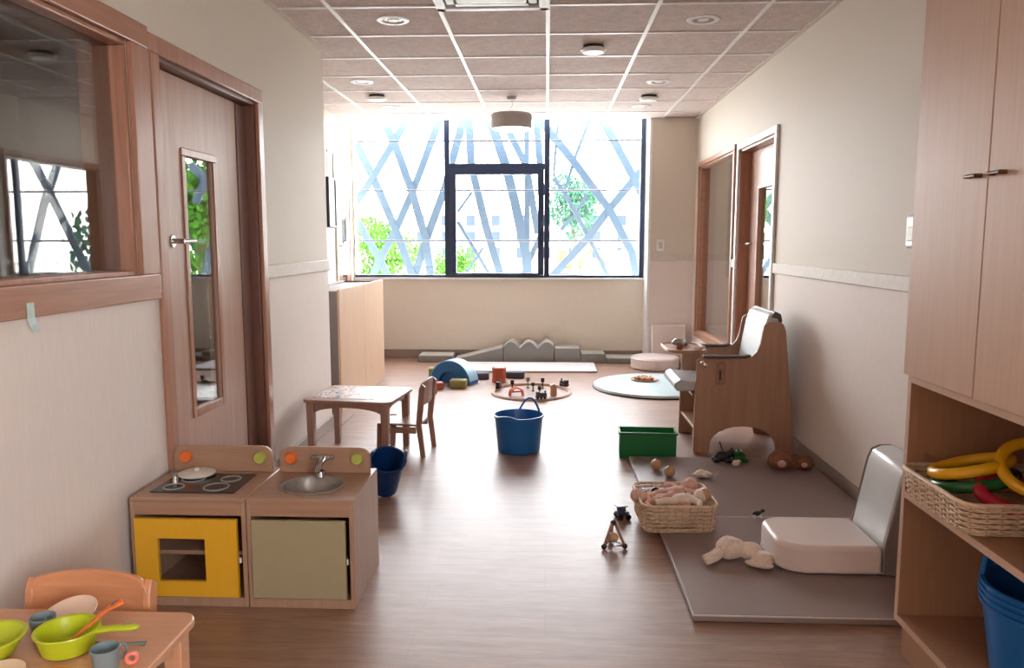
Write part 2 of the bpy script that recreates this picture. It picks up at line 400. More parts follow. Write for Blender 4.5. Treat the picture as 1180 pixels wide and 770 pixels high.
# main window: navy frame, casement, panes
def window_main():
    r = struct(thing('window_1', None, None)); y0, y1 = YB + 0.0, YB + 0.07
    f = MB()
    X0, X1, Z0, Z1 = -2.185, 1.085, 0.92, 2.9
    f.box(X0, X1, y0, y1, Z0, Z0 + 0.03).box(X0, X1, y0, y1, Z1 - 0.05, Z1).box(X0, X0 + 0.004, y0, y1, Z0 + 0.03, Z1 - 0.05).box(X1 - 0.05, X1, y0, y1, Z0 + 0.03, Z1 - 0.05)
    f.box(-1.15, -1.09, y0, y1, Z0 + 0.03, Z1 - 0.05).box(-0.03, 0.03, y0, y1, Z0 + 0.03, Z1 - 0.05).box(-1.09, -0.03, y0, y1, 2.13, 2.19)
    f.build('window_frame', M['navy'], r, 0.004)
    c = MB(); a, b, z0, z1 = -1.088, -0.032, 0.952, 2.128; w = 0.068; yy0, yy1 = YB - 0.02, YB + 0.05
    c.box(a, b, yy0, yy1, z0, z0 + 0.02).box(a, b, yy0, yy1, z1 - 0.06, z1).box(a, a + w, yy0, yy1, z0 + 0.02, z1 - 0.06).box(b - w, b, yy0, yy1, z0 + 0.02, z1 - 0.06)
    cs = c.build('casement', M['navy'], r, 0.004)
    h = MB().box(-0.065, -0.045, YB - 0.035, YB - 0.02, 1.48, 1.55).box(-0.065, -0.045, YB - 0.06, YB - 0.035, 1.42, 1.55)
    h.build('window_handle', M['navy'], cs, 0.003)
    for x0, x1, z0, z1 in ((-2.17, -1.15, 0.95, 2.85), (0.03, 1.035, 0.95, 2.85), (-1.09, -0.03, 2.19, 2.85), (-1.02, -0.1, 0.972, 2.068)):
        box('window_pane', M['glass'], r, (x0, x1, YB + 0.03, YB + 0.036, z0, z1), smooth=0)
    return r
window_main()
r = struct(thing('window_4', None, None))
f = MB(); X0, X1, Z0, Z1 = 2.0, 4.8, 0.92, 2.7; y0, y1 = YB, YB + 0.07
f.box(X0, X1, y0, y1, Z0, Z0 + 0.05).box(X0, X1, y0, y1, Z1 - 0.05, Z1)
for x in (2.0, 2.9, 3.82, 4.75): f.box(x, x + 0.05, y0, y1, Z0 + 0.05, Z1 - 0.05)
f.build('window_frame', M['navy'], r, 0.004); box('window_pane', M['glass'], r, (2.05, 4.75, YB + 0.03, YB + 0.036, 0.97, 2.65), smooth=0)
r = struct(thing('added_fill_window', None, None))  # unseen window added behind the camera to fill the foreground with light
f = MB(); x0, x1 = R + 0.05, R + 0.11
f.box(x0, x1, -2.9, -0.5, 0.9, 0.95).box(x0, x1, -2.9, -0.5, 2.25, 2.3)
for y in (-2.9, -1.73, -0.55): f.box(x0, x1, y, y + 0.05, 0.95, 2.25)
f.build('window_frame', M['navy'], r, 0.004); box('window_pane', M['glass'], r, (R + 0.08, R + 0.086, -2.85, -0.55, 0.95, 2.25), smooth=0)
# white lining of the bay beside the column and the sill
struct(box('trim_10', M['white'], None, (1.092, 1.12, YC + 0.002, YB, 0.0, 2.94), 0.003))
struct(box('trim_11', M['white'], None, (-2.185, 1.092, YB - 0.03, YB, 0.895, 0.92), 0.004))

def casing(name, mat, parent, x0, x1, y0, y1, z0, z1, w, bottom=True, bv=0.005):
    b = MB()
    b.box(x0, x1, y0, y1, z1 - w, z1).box(x0, x1, y0, y0 + w, z0, z1 - w).box(x0, x1, y1 - w, y1, z0, z1 - w)
    if bottom: b.box(x0, x1, y0 + w, y1 - w, z0, z0 + w)
    return b.build(name, mat, parent, bv)

# left inner window
r = struct(thing('window_2', None, None))
MB().box(L, L + 0.022, 0.18, 2.985, 1.105, 1.203).box(L, L + 0.022, 0.18, 2.985, 2.057, 2.14).build('window_casing', M['frame_wood_y'], r, 0.004)
MB().box(L, L + 0.022, 0.18, 0.303, 1.203, 2.057).box(L, L + 0.022, 2.857, 2.985, 1.203, 2.057).build('window_casing', M['frame_wood'], r, 0.004)
casing('window_reveal', M['frame_wood'], r, L - 0.178, L, 0.3, 2.86, 1.2, 2.06, 0.022)
box('window_pane', M['glass2'], r, (L - 0.060, L - 0.053, 0.322, 2.838, 1.222, 2.038), smooth=0)
# left door
r = struct(thing('door_1', None, None))
casing('door_casing', M['frame_wood'], r, L, L + 0.02, 3.0, 4.18, 0, 2.125, 0.07, False)
casing('door_jamb', M['jamb'], r, L - 0.178, L, 3.08, 4.12, 0, 2.06, 0.025, False)
box('door_stop', M['jamb'], r, (L - 0.12, L - 0.045, 3.972, 4.094, 0.0, 2.03), 0.003)
lf = MB(); xa, xb = L - 0.10, L - 0.05; ya, yb, zb = 3.11, 3.965, 2.03
gy0, gy1, gz0, gz1 = 3.385, 3.665, 0.57, 1.70
lf.box(xa, xb, ya, gy0, 0.01, zb).box(xa, xb, gy1, yb, 0.01, zb).box(xa, xb, gy0, gy1, 0.01, gz0).box(xa, xb, gy0, gy1, gz1, zb)
leaf = lf.build('door_leaf', M['door_wood'], r, 0)
casing('glazing_bead', M['frame_wood'], leaf, xb, xb + 0.007, gy0 - 0.035, gy1 + 0.035, gz0 - 0.035, gz1 + 0.035, 0.035, True, 0.004)
box('door_glass', M['glass2'], leaf, (xa + 0.034, xa + 0.040, gy0, gy1, gz0, gz1), smooth=0)
h = MB(); h.tube([(xb, 3.24, 1.33), (xb + 0.055, 3.24, 1.33)], 0.011, 12).tube([(xb + 0.05, 3.235, 1.33), (xb + 0.05, 3.345, 1.33)], 0.009, 12)
h.lathe([(0, 0), (0.025, 0), (0.025, 0.006), (0, 0.006)], 24, m=Matrix.Translation((xb, 3.24, 1.33)) @ Euler((0, PI / 2, 0)).to_matrix().to_4x4())
h.build('door_handle', M['steel'], leaf)
# right far inner window
r = struct(thing('window_3', None, None))
casing('window_casing', M['frame_wood'], r, R - 0.02, R, 6.70, 8.27, 0.33, 2.14, 0.046)
casing('window_reveal', M['frame_wood_y'], r, R, R + 0.16, 6.745, 8.225, 0.375, 2.095, 0.02)
box('window_pane', M['glass2'], r, (R + 0.04, R + 0.046, 6.764, 8.206, 0.394, 2.076), smooth=0)
# right door
r = struct(thing('door_2', None, None))
casing('door_casing', M['white'], r, R - 0.022, R, 5.49, 6.605, 0, 2.125, 0.05, False)  # casing coloured white to imitate bright reflections along the frame edges
casing('door_jamb', M['frame_wood'], r, R, R + 0.16, 5.54, 6.555, 0, 2.075, 0.02, False)
lf = MB(); xa, xb = R + 0.085, R + 0.125; ya, yb, zb = 5.562, 6.533, 2.05
gy0, gy1, gz0, gz1 = 5.84, 6.24, 0.55, 1.74
lf.box(xa, xb, ya, gy0, 0.01, zb).box(xa, xb, gy1, yb, 0.01, zb).box(xa, xb, gy0, gy1, 0.01, gz0).box(xa, xb, gy0, gy1, gz1, zb)
leaf = lf.build('door_leaf', M['door_wood'], r, 0)
casing('glazing_bead', M['door_wood'], leaf, xa - 0.014, xa, gy0 - 0.03, gy1 + 0.03, gz0 - 0.03, gz1 + 0.03, 0.03, True, 0.003)
box('door_glass', M['glass2'], leaf, (xa + 0.016, xa + 0.022, gy0, gy1, gz0, gz1), smooth=0)
h = MB(); h.tube([(xa, 6.44, 1.31), (xa - 0.05, 6.44, 1.31)], 0.01, 12).tube([(xa - 0.045, 6.445, 1.31), (xa - 0.045, 6.33, 1.31)], 0.009, 12); h.build('door_handle', M['steel'], leaf)
n_ = box('notice_sheet', M['poster'], None, (xa - 0.0035, xa - 0.001, 5.9, 6.14, 1.79, 1.99)); tag(n_, 'white paper notice stuck on the right-hand door above its glass', 'paper')

# recess door on the far left wall with perforated panel and boards
r = struct(thing('door_3', None, None)); xw = -2.2
casing('door_casing', M['cream'], r, xw, xw + 0.02, 8.02, 8.62, 0.0, 1.86, 0.05, False)
lf = MB(); lf.box(xw + 0.001, xw + 0.012, 8.07, 8.24, 0.01, 1.81).box(xw + 0.001, xw + 0.012, 8.42, 8.57, 0.01, 1.81).box(xw + 0.001, xw + 0.012, 8.24, 8.42, 0.01, 0.5).box(xw + 0.001, xw + 0.012, 8.24, 8.42, 1.7, 1.81)
leaf = lf.build('door_leaf', M['frame_wood'], r, 0.002)
box('door_glass', M['glass2'], leaf, (xw + 0.003, xw + 0.008, 8.24, 8.42, 0.5, 1.7), smooth=0)
MB().tube([(xw + 0.012, 8.12, 1.28), (xw + 0.05, 8.12, 1.28), (xw + 0.05, 8.22, 1.28)], 0.008, 8).build('door_handle', M['steel'], leaf)
t = thing('perforated_panel', 'white perforated acoustic panel on the recess wall left of the big window', 'wall panel', (xw, 8.36, 1.9))
pb = MB(); pb.box(0, 0.015, -0.38, 0.34, 0.0, 0.32); pb.build('panel', M['perf'], t, 0.003)
hb = MB()
for i in range(14):
    for j in range(6): hb.box(0.0152, 0.0158, -0.34 + i * 0.05, -0.33 + i * 0.05, 0.03 + j * 0.05, 0.04 + j * 0.05)
h = hb.build('perforation', M['ring'], t, smooth=0); h['kind'] = 'stuff'
t = thing('framed_board', 'white board with thick black edge on the recess wall above the low unit', 'board', (xw, 7.93, 1.47))
casing('frame', M['black'], t, 0.0, 0.03, -0.21, 0.06, 0.0, 0.5, 0.02); box('board', M['poster'], t, (0.002, 0.018, -0.19, 0.04, 0.02, 0.48))
t = thing('wall_sheet', 'small pale poster high on the recess wall above the black-edged board', 'poster', (xw, 7.86, 2.0))
box('sheet', M['poster'], t, (0.001, 0.006, -0.09, 0.08, 0, 0.22)); box('hanging_strip', M['slate'], t, (0.001, 0.012, -0.1, 0.09, 0.22, 0.235))

# ------------------------------------------------------------------ ceiling fittings
def ring_light(x, y, lab):
    t = thing('recessed_downlight', lab, 'ceiling light', (x, y, CH), group='recessed downlights in the tiled ceiling')
    MB().lathe([(0.062, -0.001), (0.066, -0.009), (0.092, -0.007), (0.098, -0.001)], 40).build('trim_ring', M['white'], t)
    MB().lathe([(0.0, -0.002), (0.062, -0.002)], 40).build('reflector', M['ring'], t, flip=False)
    MB().lathe([(0, -0.006), (0.03, -0.006), (0.034, -0.0025), (0, -0.0025)], 24).build('lens', M['white'], t)
    return t
def disc(x, y, lab):
    t = thing('ceiling_sensor', lab, 'ceiling sensor', (x, y, CH), group='raised round sensors under the ceiling')
    MB().lathe([(0, 0), (0.07, 0), (0.07, -0.02), (0, -0.02)], 40).build('base', M['dark'], t)
    MB().lathe([(0, -0.02), (0.085, -0.02), (0.088, -0.03), (0.07, -0.045), (0, -0.05)], 40).build('cover', M['white'], t)
    return t
ring_light(-0.915, 4.72, 'round recessed downlight nearest the left wall, closest to the viewer')
ring_light(0.915, 4.79, 'round recessed downlight nearest the right wall, closest to the viewer')
ring_light(-1.525, 6.48, 'recessed downlight on the left just beyond the wall corner')
ring_light(0.91, 6.58, 'recessed downlight on the right above the high chair side, middle of that row')
ring_light(-1.525, 7.70, 'recessed downlight on the left closest to the big window')
ring_light(0.915, 7.75, 'recessed downlight on the right closest to the big window')
disc(0.307, 5.39, 'large raised white ceiling disc nearest the viewer, right of the centre line')
disc(-1.53, 7.08, 'raised white ceiling disc at left between two recessed downlights')
disc(0.912, 7.2, 'raised white ceiling disc at right between two recessed downlights')
t = thing('ceiling_cassette', 'square white ceiling ventilation unit at the top edge of the view', 'air conditioner', (-0.305, 4.16, CH))
casing_b = MB()
for a in range(4):
    m = Matrix.Rotation(a * PI / 2, 4, 'Z'); casing_b.box(-0.31, 0.31, 0.255, 0.31, -0.03, 0.0, m)
casing_b.build('outer_frame', M['white'], t, 0.006)
box('center_grille', M['white'], t, (-0.19, 0.19, -0.19, 0.19, -0.028, -0.001), 0.01)
for a in range(4):
    m = Matrix.Rotation(a * PI / 2, 4, 'Z'); MB().box(-0.2, 0.2, 0.2, 0.245, -0.024, -0.018, m @ Matrix.Translation((0, 0, 0))).build('louvre', M['ring'], t, 0.002)
box('air_slot', M['dark'], t, (-0.255, 0.255, -0.255, 0.255, -0.006, -0.0008))
t = thing('pendant_lamp', 'grey drum pendant lamp hanging in front of the big window', 'pendant lamp', (-0.325, 7.2, CH))
MB().lathe([(0, 0), (0.045, 0), (0.04, -0.025), (0, -0.03)], 24).build('ceiling_rose', M['lampshade'], t)
MB().tube([(0, 0, -0.025), (0.012, 0, -0.07), (-0.012, 0, -0.11), (0, 0, -0.15)], 0.003, 8).build('cord', M['lampshade'], t)
MB().lathe([(0.0, -0.145), (0.17, -0.15), (0.187, -0.165), (0.187, -0.285), (0.182, -0.285), (0.182, -0.168), (0.16, -0.155), (0, -0.15)], 48).build('lamp_shade', M['lampshade'], t)
MB().lathe([(0, -0.297), (0.15, -0.297), (0.176, -0.29), (0.178, -0.27), (0, -0.268)], 48).build('diffuser', M['diffuser'], t)

# ------------------------------------------------------------------ wall fittings
t = thing('wall_switch', 'white framed switch on the column right of the big window', 'switch', (1.228, YC, 1.285))
box('frame_plate', M['white'], t, (-0.04, 0.04, -0.012, 0, -0.06, 0.06), 0.004); box('rocker', M['rail'], t, (-0.022, 0.022, -0.018, -0.012, -0.035, 0.035), 0.003)
t = thing('wall_hook_box', 'small white plastic box on the right wall beside the tall cabinet', 'switch box', (R, 3.415, 1.30))
box('housing', M['white'], t, (-0.03, 0, -0.05, 0.05, 0, 0.14), 0.01, seg=3); box('button', M['cream'], t, (-0.036, -0.03, -0.03, 0.02, 0.03, 0.09), 0.003)
t = thing('tape_strip', 'frosted strip of tape hanging from the bottom of the large left window frame', 'tape', (L + 0.022, 2.2, 1.15))
tb = MB(); pr = [(0.001, 0.0), (0.001, -0.045), (0.006, -0.065), (0.016, -0.085)]
for (a, b), (c, d) in zip(pr, pr[1:]): tb.prism([(a, b), (c, d), (c + 0.0015, d), (a + 0.0015, b)], -0.016, 0.016, 'Y')
tb.build('strip', M['tape'], t)

# ------------------------------------------------------------------ toy kitchen
def kitchen_unit(name, label, cx, w, door_mat, oven):
    D = 0.40; H = 0.41; hw = w / 2
    t = thing(name, label, 'toy kitchen', (cx, 2.64, 0))
    b = MB(); th = 0.016
    b.box(-hw, -hw + th, 0, D, 0, H - th).box(hw - th, hw, 0, D, 0, H - th).box(-hw + th, hw - th, D - 0.01, D, 0.0, H - th)
    b.box(-hw + th, hw - th, 0, D - 0.01, 0.0, 0.036)
    b.build('carcass', M['beech_z'], t, 0.002)
    box('top_rail', M['beech'], t, (-hw + th, hw - th, 0.003, 0.019, 0.345, H - th), 0.001)
    sink = not oven
    if sink:
        n = 32; bx, by, rx, ry = 0.0, 0.165, 0.115, 0.105
        m = MB(); outer = []; inner = []
        loop = []
        for i in range(n):
            a = 2 * PI * i / n
            c, s_ = math.cos(a), math.sin(a)
            k = 1 / max(abs(c) / hw, abs(s_) / (D / 2))
            loop.append(((k * c), (D / 2 + k * s_), bx + rx * c, by + ry * s_))
        V = [[m.b.verts.new((p[0], p[1], z)) for p in loop] for z in (H - th, H)]
        W = [[m.b.verts.new((p[2], p[3], z)) for p in loop] for z in (H - th, H)]
        for i in range(n):
            j = (i + 1) % n
            m.b.faces.new((V[1][i], V[1][j], W[1][j], W[1][i])); m.b.faces.new((V[0][i], W[0][i], W[0][j], V[0][j]))
            m.b.faces.new((V[0][i], V[0][j], V[1][j], V[1][i])); m.b.faces.new((W[0][i], W[1][i], W[1][j], W[0][j]))
        m.build('worktop', M['beech'], t, 0)
        MB().lathe([(1.08, 0.0), (1.09, 0.004), (1.02, 0.006), (0.97, 0.002), (0.93, -0.03), (0.8, -0.055), (0.0, -0.06)], 40, (bx, by, H), sx=rx, sy=ry).build('basin', M['basin'], t)
    else:
        box('worktop', M['beech'], t, (-hw, hw, 0, D, H - th, H), 0.003)
    bk = [(-hw + 0.012, H)] + [(-hw + 0.012 + 0.04 - 0.04 * math.cos(a), H + 0.065 + 0.04 * math.sin(a)) for a in [i * PI / 12 for i in range(7)]]
    bk += [(-p[0], p[1]) for p in bk[::-1]]
    MB().prism(bk, D - 0.075, D - 0.058, 'Y').build('backsplash', M['beech'], t, 0.003)
    for sx, mt in ((-1, 'orange'), (1, 'knob_green')):
        k = MB().lathe([(0.0, 0), (0.024, 0), (0.024, 0.012), (0.02, 0.018), (0, 0.018)], 28, m=Matrix.Translation((sx * (hw - 0.062), D - 0.075, H + 0.06)) @ Euler((PI / 2, 0, 0)).to_matrix().to_4x4()).build('knob', M[mt], t)
        k['label'] = ('orange' if sx < 0 else 'pale green') + ' round knob'
    z0, z1 = 0.043, 0.335
    if oven:
        a, c, e, f = -hw + 0.02, hw - 0.03, 0.0, 0.0
        wx0, wx1, wz0, wz1 = -0.11, 0.065, 0.10, 0.262
        d = MB().box(a, wx0, -0.014, 0.002, z0, z1).box(wx1, c, -0.014, 0.002, z0, z1).box(wx0, wx1, -0.014, 0.002, z0, wz0).box(wx0, wx1, -0.014, 0.002, wz1, z1)
        dr = d.build('door', M[door_mat], t, 0); dr['label'] = 'yellow oven door with square window'
        box('shelf', M['beech'], t, (-hw + th, hw - th, 0.03, D - 0.02, 0.185, 0.2), 0.001)
        box('oven_window', M['glass'], dr, (wx0, wx1, -0.008, -0.005, wz0, wz1), smooth=0)
        hb = box('hob', M['hob'], t, (-0.163, 0.15, 0.055, 0.285, H, H + 0.004), 0.001)
        for x, y_, r_ in ((-0.10, 0.11, 0.036), (0.06, 0.115, 0.045), (-0.07, 0.21, 0.042), (0.075, 0.215, 0.036)):
            MB().torus((x, y_, H + 0.0042), r_, 0.0035).build('burner_ring', M['ring'], hb)
    else:
        dr = box('door', M[door_mat], t, (-hw + 0.02, hw - 0.028, -0.014, 0.002, z0, z1), 0.002); dr['label'] = 'plain khaki green door'
        fa = MB().tube([(0, D - 0.078, H + 0.06), (0, D - 0.11, H + 0.062), (0, D - 0.16, H + 0.052), (0, D - 0.175, H + 0.03)], [0.014, 0.015, 0.013, 0.011], 14)
        fa.box(-0.045, 0.045, D - 0.105, D - 0.088, H + 0.062, H + 0.078).lathe([(0, 0), (0.022, 0), (0.018, 0.025), (0, 0.03)], 20, (0, D - 0.13, H - 0.002 + 0.003))
        fa.build('faucet', M['steel'], t, 0.002)
    MB().tube([(hw - 0.03, 0.012, 0.165), (hw - 0.03, 0.012, 0.185)], 0.006, 8).build('hinge', M['cream'], t)
    return t
kitchen_unit('toy_stove', 'wooden toy stove with yellow oven door and black hob by left wall', -1.293, 0.425, 'yellow', True)
kitchen_unit('toy_sink_unit', 'wooden toy sink unit with khaki door right of the toy stove', -0.882, 0.39, 'khaki', False)
t = thing('toy_pot_lid', 'flat cream toy lid lying on the back of the toy stove hob', 'lid', (-1.37, 2.895, 0.414))
MB().lathe([(0, 0.0), (0.05, 0.0), (0.068, 0.006), (0.07, 0.012), (0.05, 0.02), (0, 0.023)], 40).build('lid', M['cream'], t)
MB().lathe([(0, 0.022), (0.009, 0.022), (0.011, 0.03), (0, 0.033)], 20).build('lid_knob', M['cream'], t)
t = thing('toy_shaker', 'small shiny clear toy shaker on the front left burner of the hob', 'toy shaker', (-1.405, 2.79, 0.4145))
MB().lathe([(0, 0), (0.012, 0), (0.01, 0.012), (0.007, 0.03), (0, 0.032)], 20).build('body', M['chrome'], t)
MB().lathe([(0, 0.032), (0.009, 0.032), (0.009, 0.042), (0, 0.046)], 20).build('cap', M['cup'], t)

# ------------------------------------------------------------------ tables and chairs
def arch_apron(u0, u1, z0, z1, rise):
    pts = [(u0, z1), (u1, z1), (u1, z0)]
    for i in range(1, 12):
        q = i / 12; pts.append((u1 + (u0 - u1) * q, z0 + rise * math.sin(PI * q) ** 0.6))
    pts.append((u0, z0)); return pts
def small_table(label, loc, rz, w, d, h, mat, legmat, top_r=0.05):
    t = thing('toddler_table', label, 'table', loc, rz)
    MB().prism(rounded_rect(w, d, top_r), h - 0.02, h, 'Z').build('tabletop', mat, t, 0.004)
    for sx in (-1, 1):
        for sy in (-1, 1):
            x, y_ = sx * (w / 2 - 0.045), sy * (d / 2 - 0.045)
            b = MB(); a, c = 0.024, 0.018
            vs = [b.b.verts.new((x + p * q, y_ + r_ * q, z)) for z, q in ((0, c), (h - 0.021, a)) for p, r_ in ((-1, -1), (1, -1), (1, 1), (-1, 1))]
            for f in ((0, 3, 2, 1), (4, 5, 6, 7), (0, 1, 5, 4), (1, 2, 6, 5), (2, 3, 7, 6), (3, 0, 4, 7)): b.b.faces.new([vs[i] for i in f])
            b.build('leg', legmat, t, 0.004)
    iw, idp = w / 2 - 0.068, d / 2 - 0.068
    for s_ in (-1, 1):
        MB().prism(arch_apron(-iw, iw, h - 0.085, h - 0.021, 0.035), s_ * (d / 2 - 0.05) - 0.009, s_ * (d / 2 - 0.05) + 0.009, 'Y').build('apron', legmat, t, 0.002)
        MB().prism(arch_apron(-idp, idp, h - 0.085, h - 0.021, 0.035), s_ * (w / 2 - 0.05) - 0.009, s_ * (w / 2 - 0.05) + 0.009, 'X').build('apron', legmat, t, 0.002)
    return t
def toddler_chair(label, loc, rz, mat, w=0.29, seat=0.22, back=0.48, dp=0.27):
    """faces local -y; its back stands at +y"""
    t = thing('toddler_chair', label, 'chair', loc, rz)
    MB().prism(rounded_rect(w - 0.045, dp, 0.03), seat - 0.014, seat, 'Z').build('seat', mat, t, 0.004)
    hw = w / 2
    for sx in (-1, 1):
        x = sx * (hw - 0.011)
        b = MB().prism([(-dp / 2 - 0.012, 0), (-dp / 2 + 0.022, 0), (-dp / 2 + 0.035, seat - 0.05), (-dp / 2 + 0.035, seat + 0.004), (-dp / 2 - 0.005, seat + 0.004)], x - 0.011, x + 0.011, 'X'); b.build('leg', mat, t, 0.004)
        b = MB().prism([(dp / 2 + 0.012, 0), (dp / 2 + 0.042, 0), (dp / 2 + 0.02, seat), (dp / 2 + 0.05, back - 0.02), (dp / 2 + 0.025, back), (dp / 2 + 0.008, back - 0.03), (dp / 2 - 0.015, seat)], x - 0.011, x + 0.011, 'X'); b.build('leg', mat, t, 0.004)
        b = MB().prism([(-dp / 2 + 0.036, seat - 0.055), (dp / 2 - 0.016, seat - 0.055), (dp / 2 - 0.016, seat - 0.016), (-dp / 2 + 0.036, seat - 0.016)], x - 0.009, x + 0.009, 'X'); b.build('side_rail', mat, t, 0.003)
    # bowed backrest board
    n = 16; b = MB(); hw2 = hw - 0.005
    z0, z1 = back - 0.14, back
    top = []
    for i in range(n + 1):
        q = -1 + 2 * i / n; x = q * hw2; bow = 0.022 * (1 - q * q)
        zt = z1 + 0.018 * (1 - q * q) - 0.035 * max(0, abs(q) - 0.86) / 0.14
        zb = z0 + 0.03 * max(0, abs(q) - 0.86) / 0.14
        top.append([b.b.verts.new((x, dp / 2 - 0.008 + bow + k * 0.014 + (z - seat) * 0.07, z)) for z in (zb, zt) for k in (0, 1)])
    for a, c in zip(top, top[1:]):
        for i, j in ((0, 1), (1, 3), (3, 2), (2, 0)): b.b.faces.new((a[i], a[j], c[j], c[i]))
    b.b.faces.new([top[0][i] for i in (0, 1, 3, 2)]); b.b.faces.new([top[-1][i] for i in (2, 3, 1, 0)])
    b.build('backrest', mat, t, 0.004)
    return t
TH = 0.40
small_table('beech toddler table with play dishes at the bottom left corner', (-1.20, 1.50, 0), 0, 0.665, 0.63, TH, M['table_wood'], M['table_wood'], 0.045)
toddler_chair('orange-toned beech chair pushed behind the near table with dishes', (-1.19, 1.72, 0), 0, M['chair_wood'], 0.335, 0.22, 0.455, 0.27)
t2 = small_table('small brown table with printed sheets on top against left wall', (-1.17, 4.73, 0), math.radians(-7), 0.56, 0.50, 0.38, M['dark_beech'], M['dark_beech'], 0.05)
sh = thing('printed_sheets', 'printed picture sheet spread on the small brown table', 'paper', (-1.2, 4.75, 0.3805), math.radians(-7))
MB().box(-0.22, 0.19, -0.19, 0.20, 0, 0.0015).build('sheet', M['paper'], sh)
toddler_chair('brown wooden chair standing sideways at the small table with sheets', (-0.90, 4.79, 0), math.radians(-97), M['dark_beech'], 0.28, 0.2, 0.46, 0.26)

# ------------------------------------------------------------------ play dishes
t = thing('toy_saucepan', 'lime green toy saucepan with long handle on near table', 'saucepan', (-1.088, 1.622, TH), math.radians(6))
MB().lathe([(0, 0), (0.046, 0), (0.055, 0.006), (0.066, 0.05), (0.070, 0.052), (0.069, 0.055), (0.063, 0.053), (0.053, 0.009), (0.045, 0.004), (0, 0.004)], 48).build('pan', M['lime'], t)
hb = MB(); hp = [(0.062, 0.046), (0.10, 0.05), (0.145, 0.052), (0.158, 0.052)]
hb.tube([(a, 0, b) for a, b in hp], [0.013, 0.011, 0.013, 0.006], 14, flat=0.6)
hb.build('handle', M['lime'], t); box('handle_slot', M['khaki'], t, (0.122, 0.146, -0.004, 0.004, 0.0592, 0.0605), 0.001)
t = thing('toy_spoon', 'orange toy spoon leaning in the lime saucepan', 'spoon', (-1.10, 1.605, TH + 0.0115))
MB().tube([(0.01, 0.002, 0.002), (0.045, 0.03, 0.034), (0.078, 0.062, 0.064), (0.105, 0.085, 0.076)], [0.007, 0.007, 0.009, 0.016], 12, flat=0.45).ell((0.0, -0.005, 0.0), (0.021, 0.016, 0.006), (0, 0, 0.6), 2).build('spoon', M['orange'], t)
MB().ell((0.093, 0.074, 0.0755), (0.009, 0.004, 0.005), (0, -0.4, 0.7), 2).build('handle_hole', M['jamb'], t)
t = thing('toy_plate', 'pale beige toy plate lying behind the lime saucepan', 'plate', (-1.155, 1.735, TH))
MB().lathe([(0, 0), (0.03, 0), (0.058, 0.01), (0.066, 0.014), (0.065, 0.017), (0.056, 0.014), (0.03, 0.005), (0, 0.004)], 44, m=Matrix.Translation((0, 0, 0.0175)) @ Euler((math.radians(14), math.radians(-6), 0)).to_matrix().to_4x4()).build('plate', M['plate'], t)
def cup(label, loc, rz, s=1.0):
    t = thing('toy_cup', label, 'cup', loc, rz)
    MB().lathe([(0, 0), (0.02 * s, 0), (0.023 * s, 0.003), (0.029 * s, 0.05 * s), (0.0275 * s, 0.051 * s), (0.021 * s, 0.005), (0, 0.004)], 36).build('cup_body', M['cup'], t)
    MB().tube([(0.026 * s, 0, 0.042 * s), (0.043 * s, 0, 0.04 * s), (0.046 * s, 0, 0.025 * s), (0.038 * s, 0, 0.014 * s), (0.024 * s, 0, 0.012 * s)], 0.0035, 8).build('handle', M['cup'], t)
    return t
cup('grey toy cup half hidden left of the lime saucepan', (-1.185, 1.68, TH), math.radians(-20), 1.0)
cup('grey toy cup standing at the front right of the near table', (-0.955, 1.545, TH), math.radians(60), 1.05)
t = thing('toy_bowl', 'lime green toy bowl at the left edge of the near table', 'bowl', (-1.245, 1.58, TH))
MB().lathe([(0, 0), (0.035, 0), (0.05, 0.008), (0.073, 0.048), (0.078, 0.05), (0.077, 0.053), (0.07, 0.051), (0.047, 0.012), (0, 0.006)], 48).build('bowl', M['lime'], t)
t = thing('toy_fork', 'grey toy fork lying right of the lime saucepan', 'fork', (-0.975, 1.65, TH + 0.004), math.radians(4))
fb = MB().tube([(-0.03, 0, 0), (0.02, 0, 0.001), (0.05, 0, 0.0)], [0.003, 0.004, 0.008], 8, flat=0.4)
for k in (-1, 0, 1): fb.tube([(-0.03, k * 0.002, 0), (-0.045, k * 0.006, 0), (-0.068, k * 0.006, 0.001)], 0.0016, 6)
fb.build('fork', M['cup'], t)
t = thing('toy_fruit_slice', 'pink plastic piece touching the front grey cup', 'toy food', (-0.91, 1.568, TH + 0.0165))
MB().torus((0, 0, 0), 0.011, 0.005, (PI / 2, 0, 0.5)).build('ring', M['pinkp'], t)
t = thing('toy_saucer', 'cream toy saucer at the very bottom left of the table', 'plate', (-1.17, 1.505, TH))
MB().lathe([(0, 0), (0.03, 0), (0.053, 0.011), (0.052, 0.014), (0.029, 0.005), (0, 0.004)], 40).build('plate', M['plate'], t)
t = thing('toy_carrot', 'orange plastic toy food piece at the front edge of the view on the near table', 'toy food', (-1.02, 1.515, TH + 0.011))
MB().tube([(-0.03, 0, 0), (0, 0.002, 0), (0.035, 0, 0)], [0.011, 0.009, 0.003], 12).build('carrot', M['orange'], t)

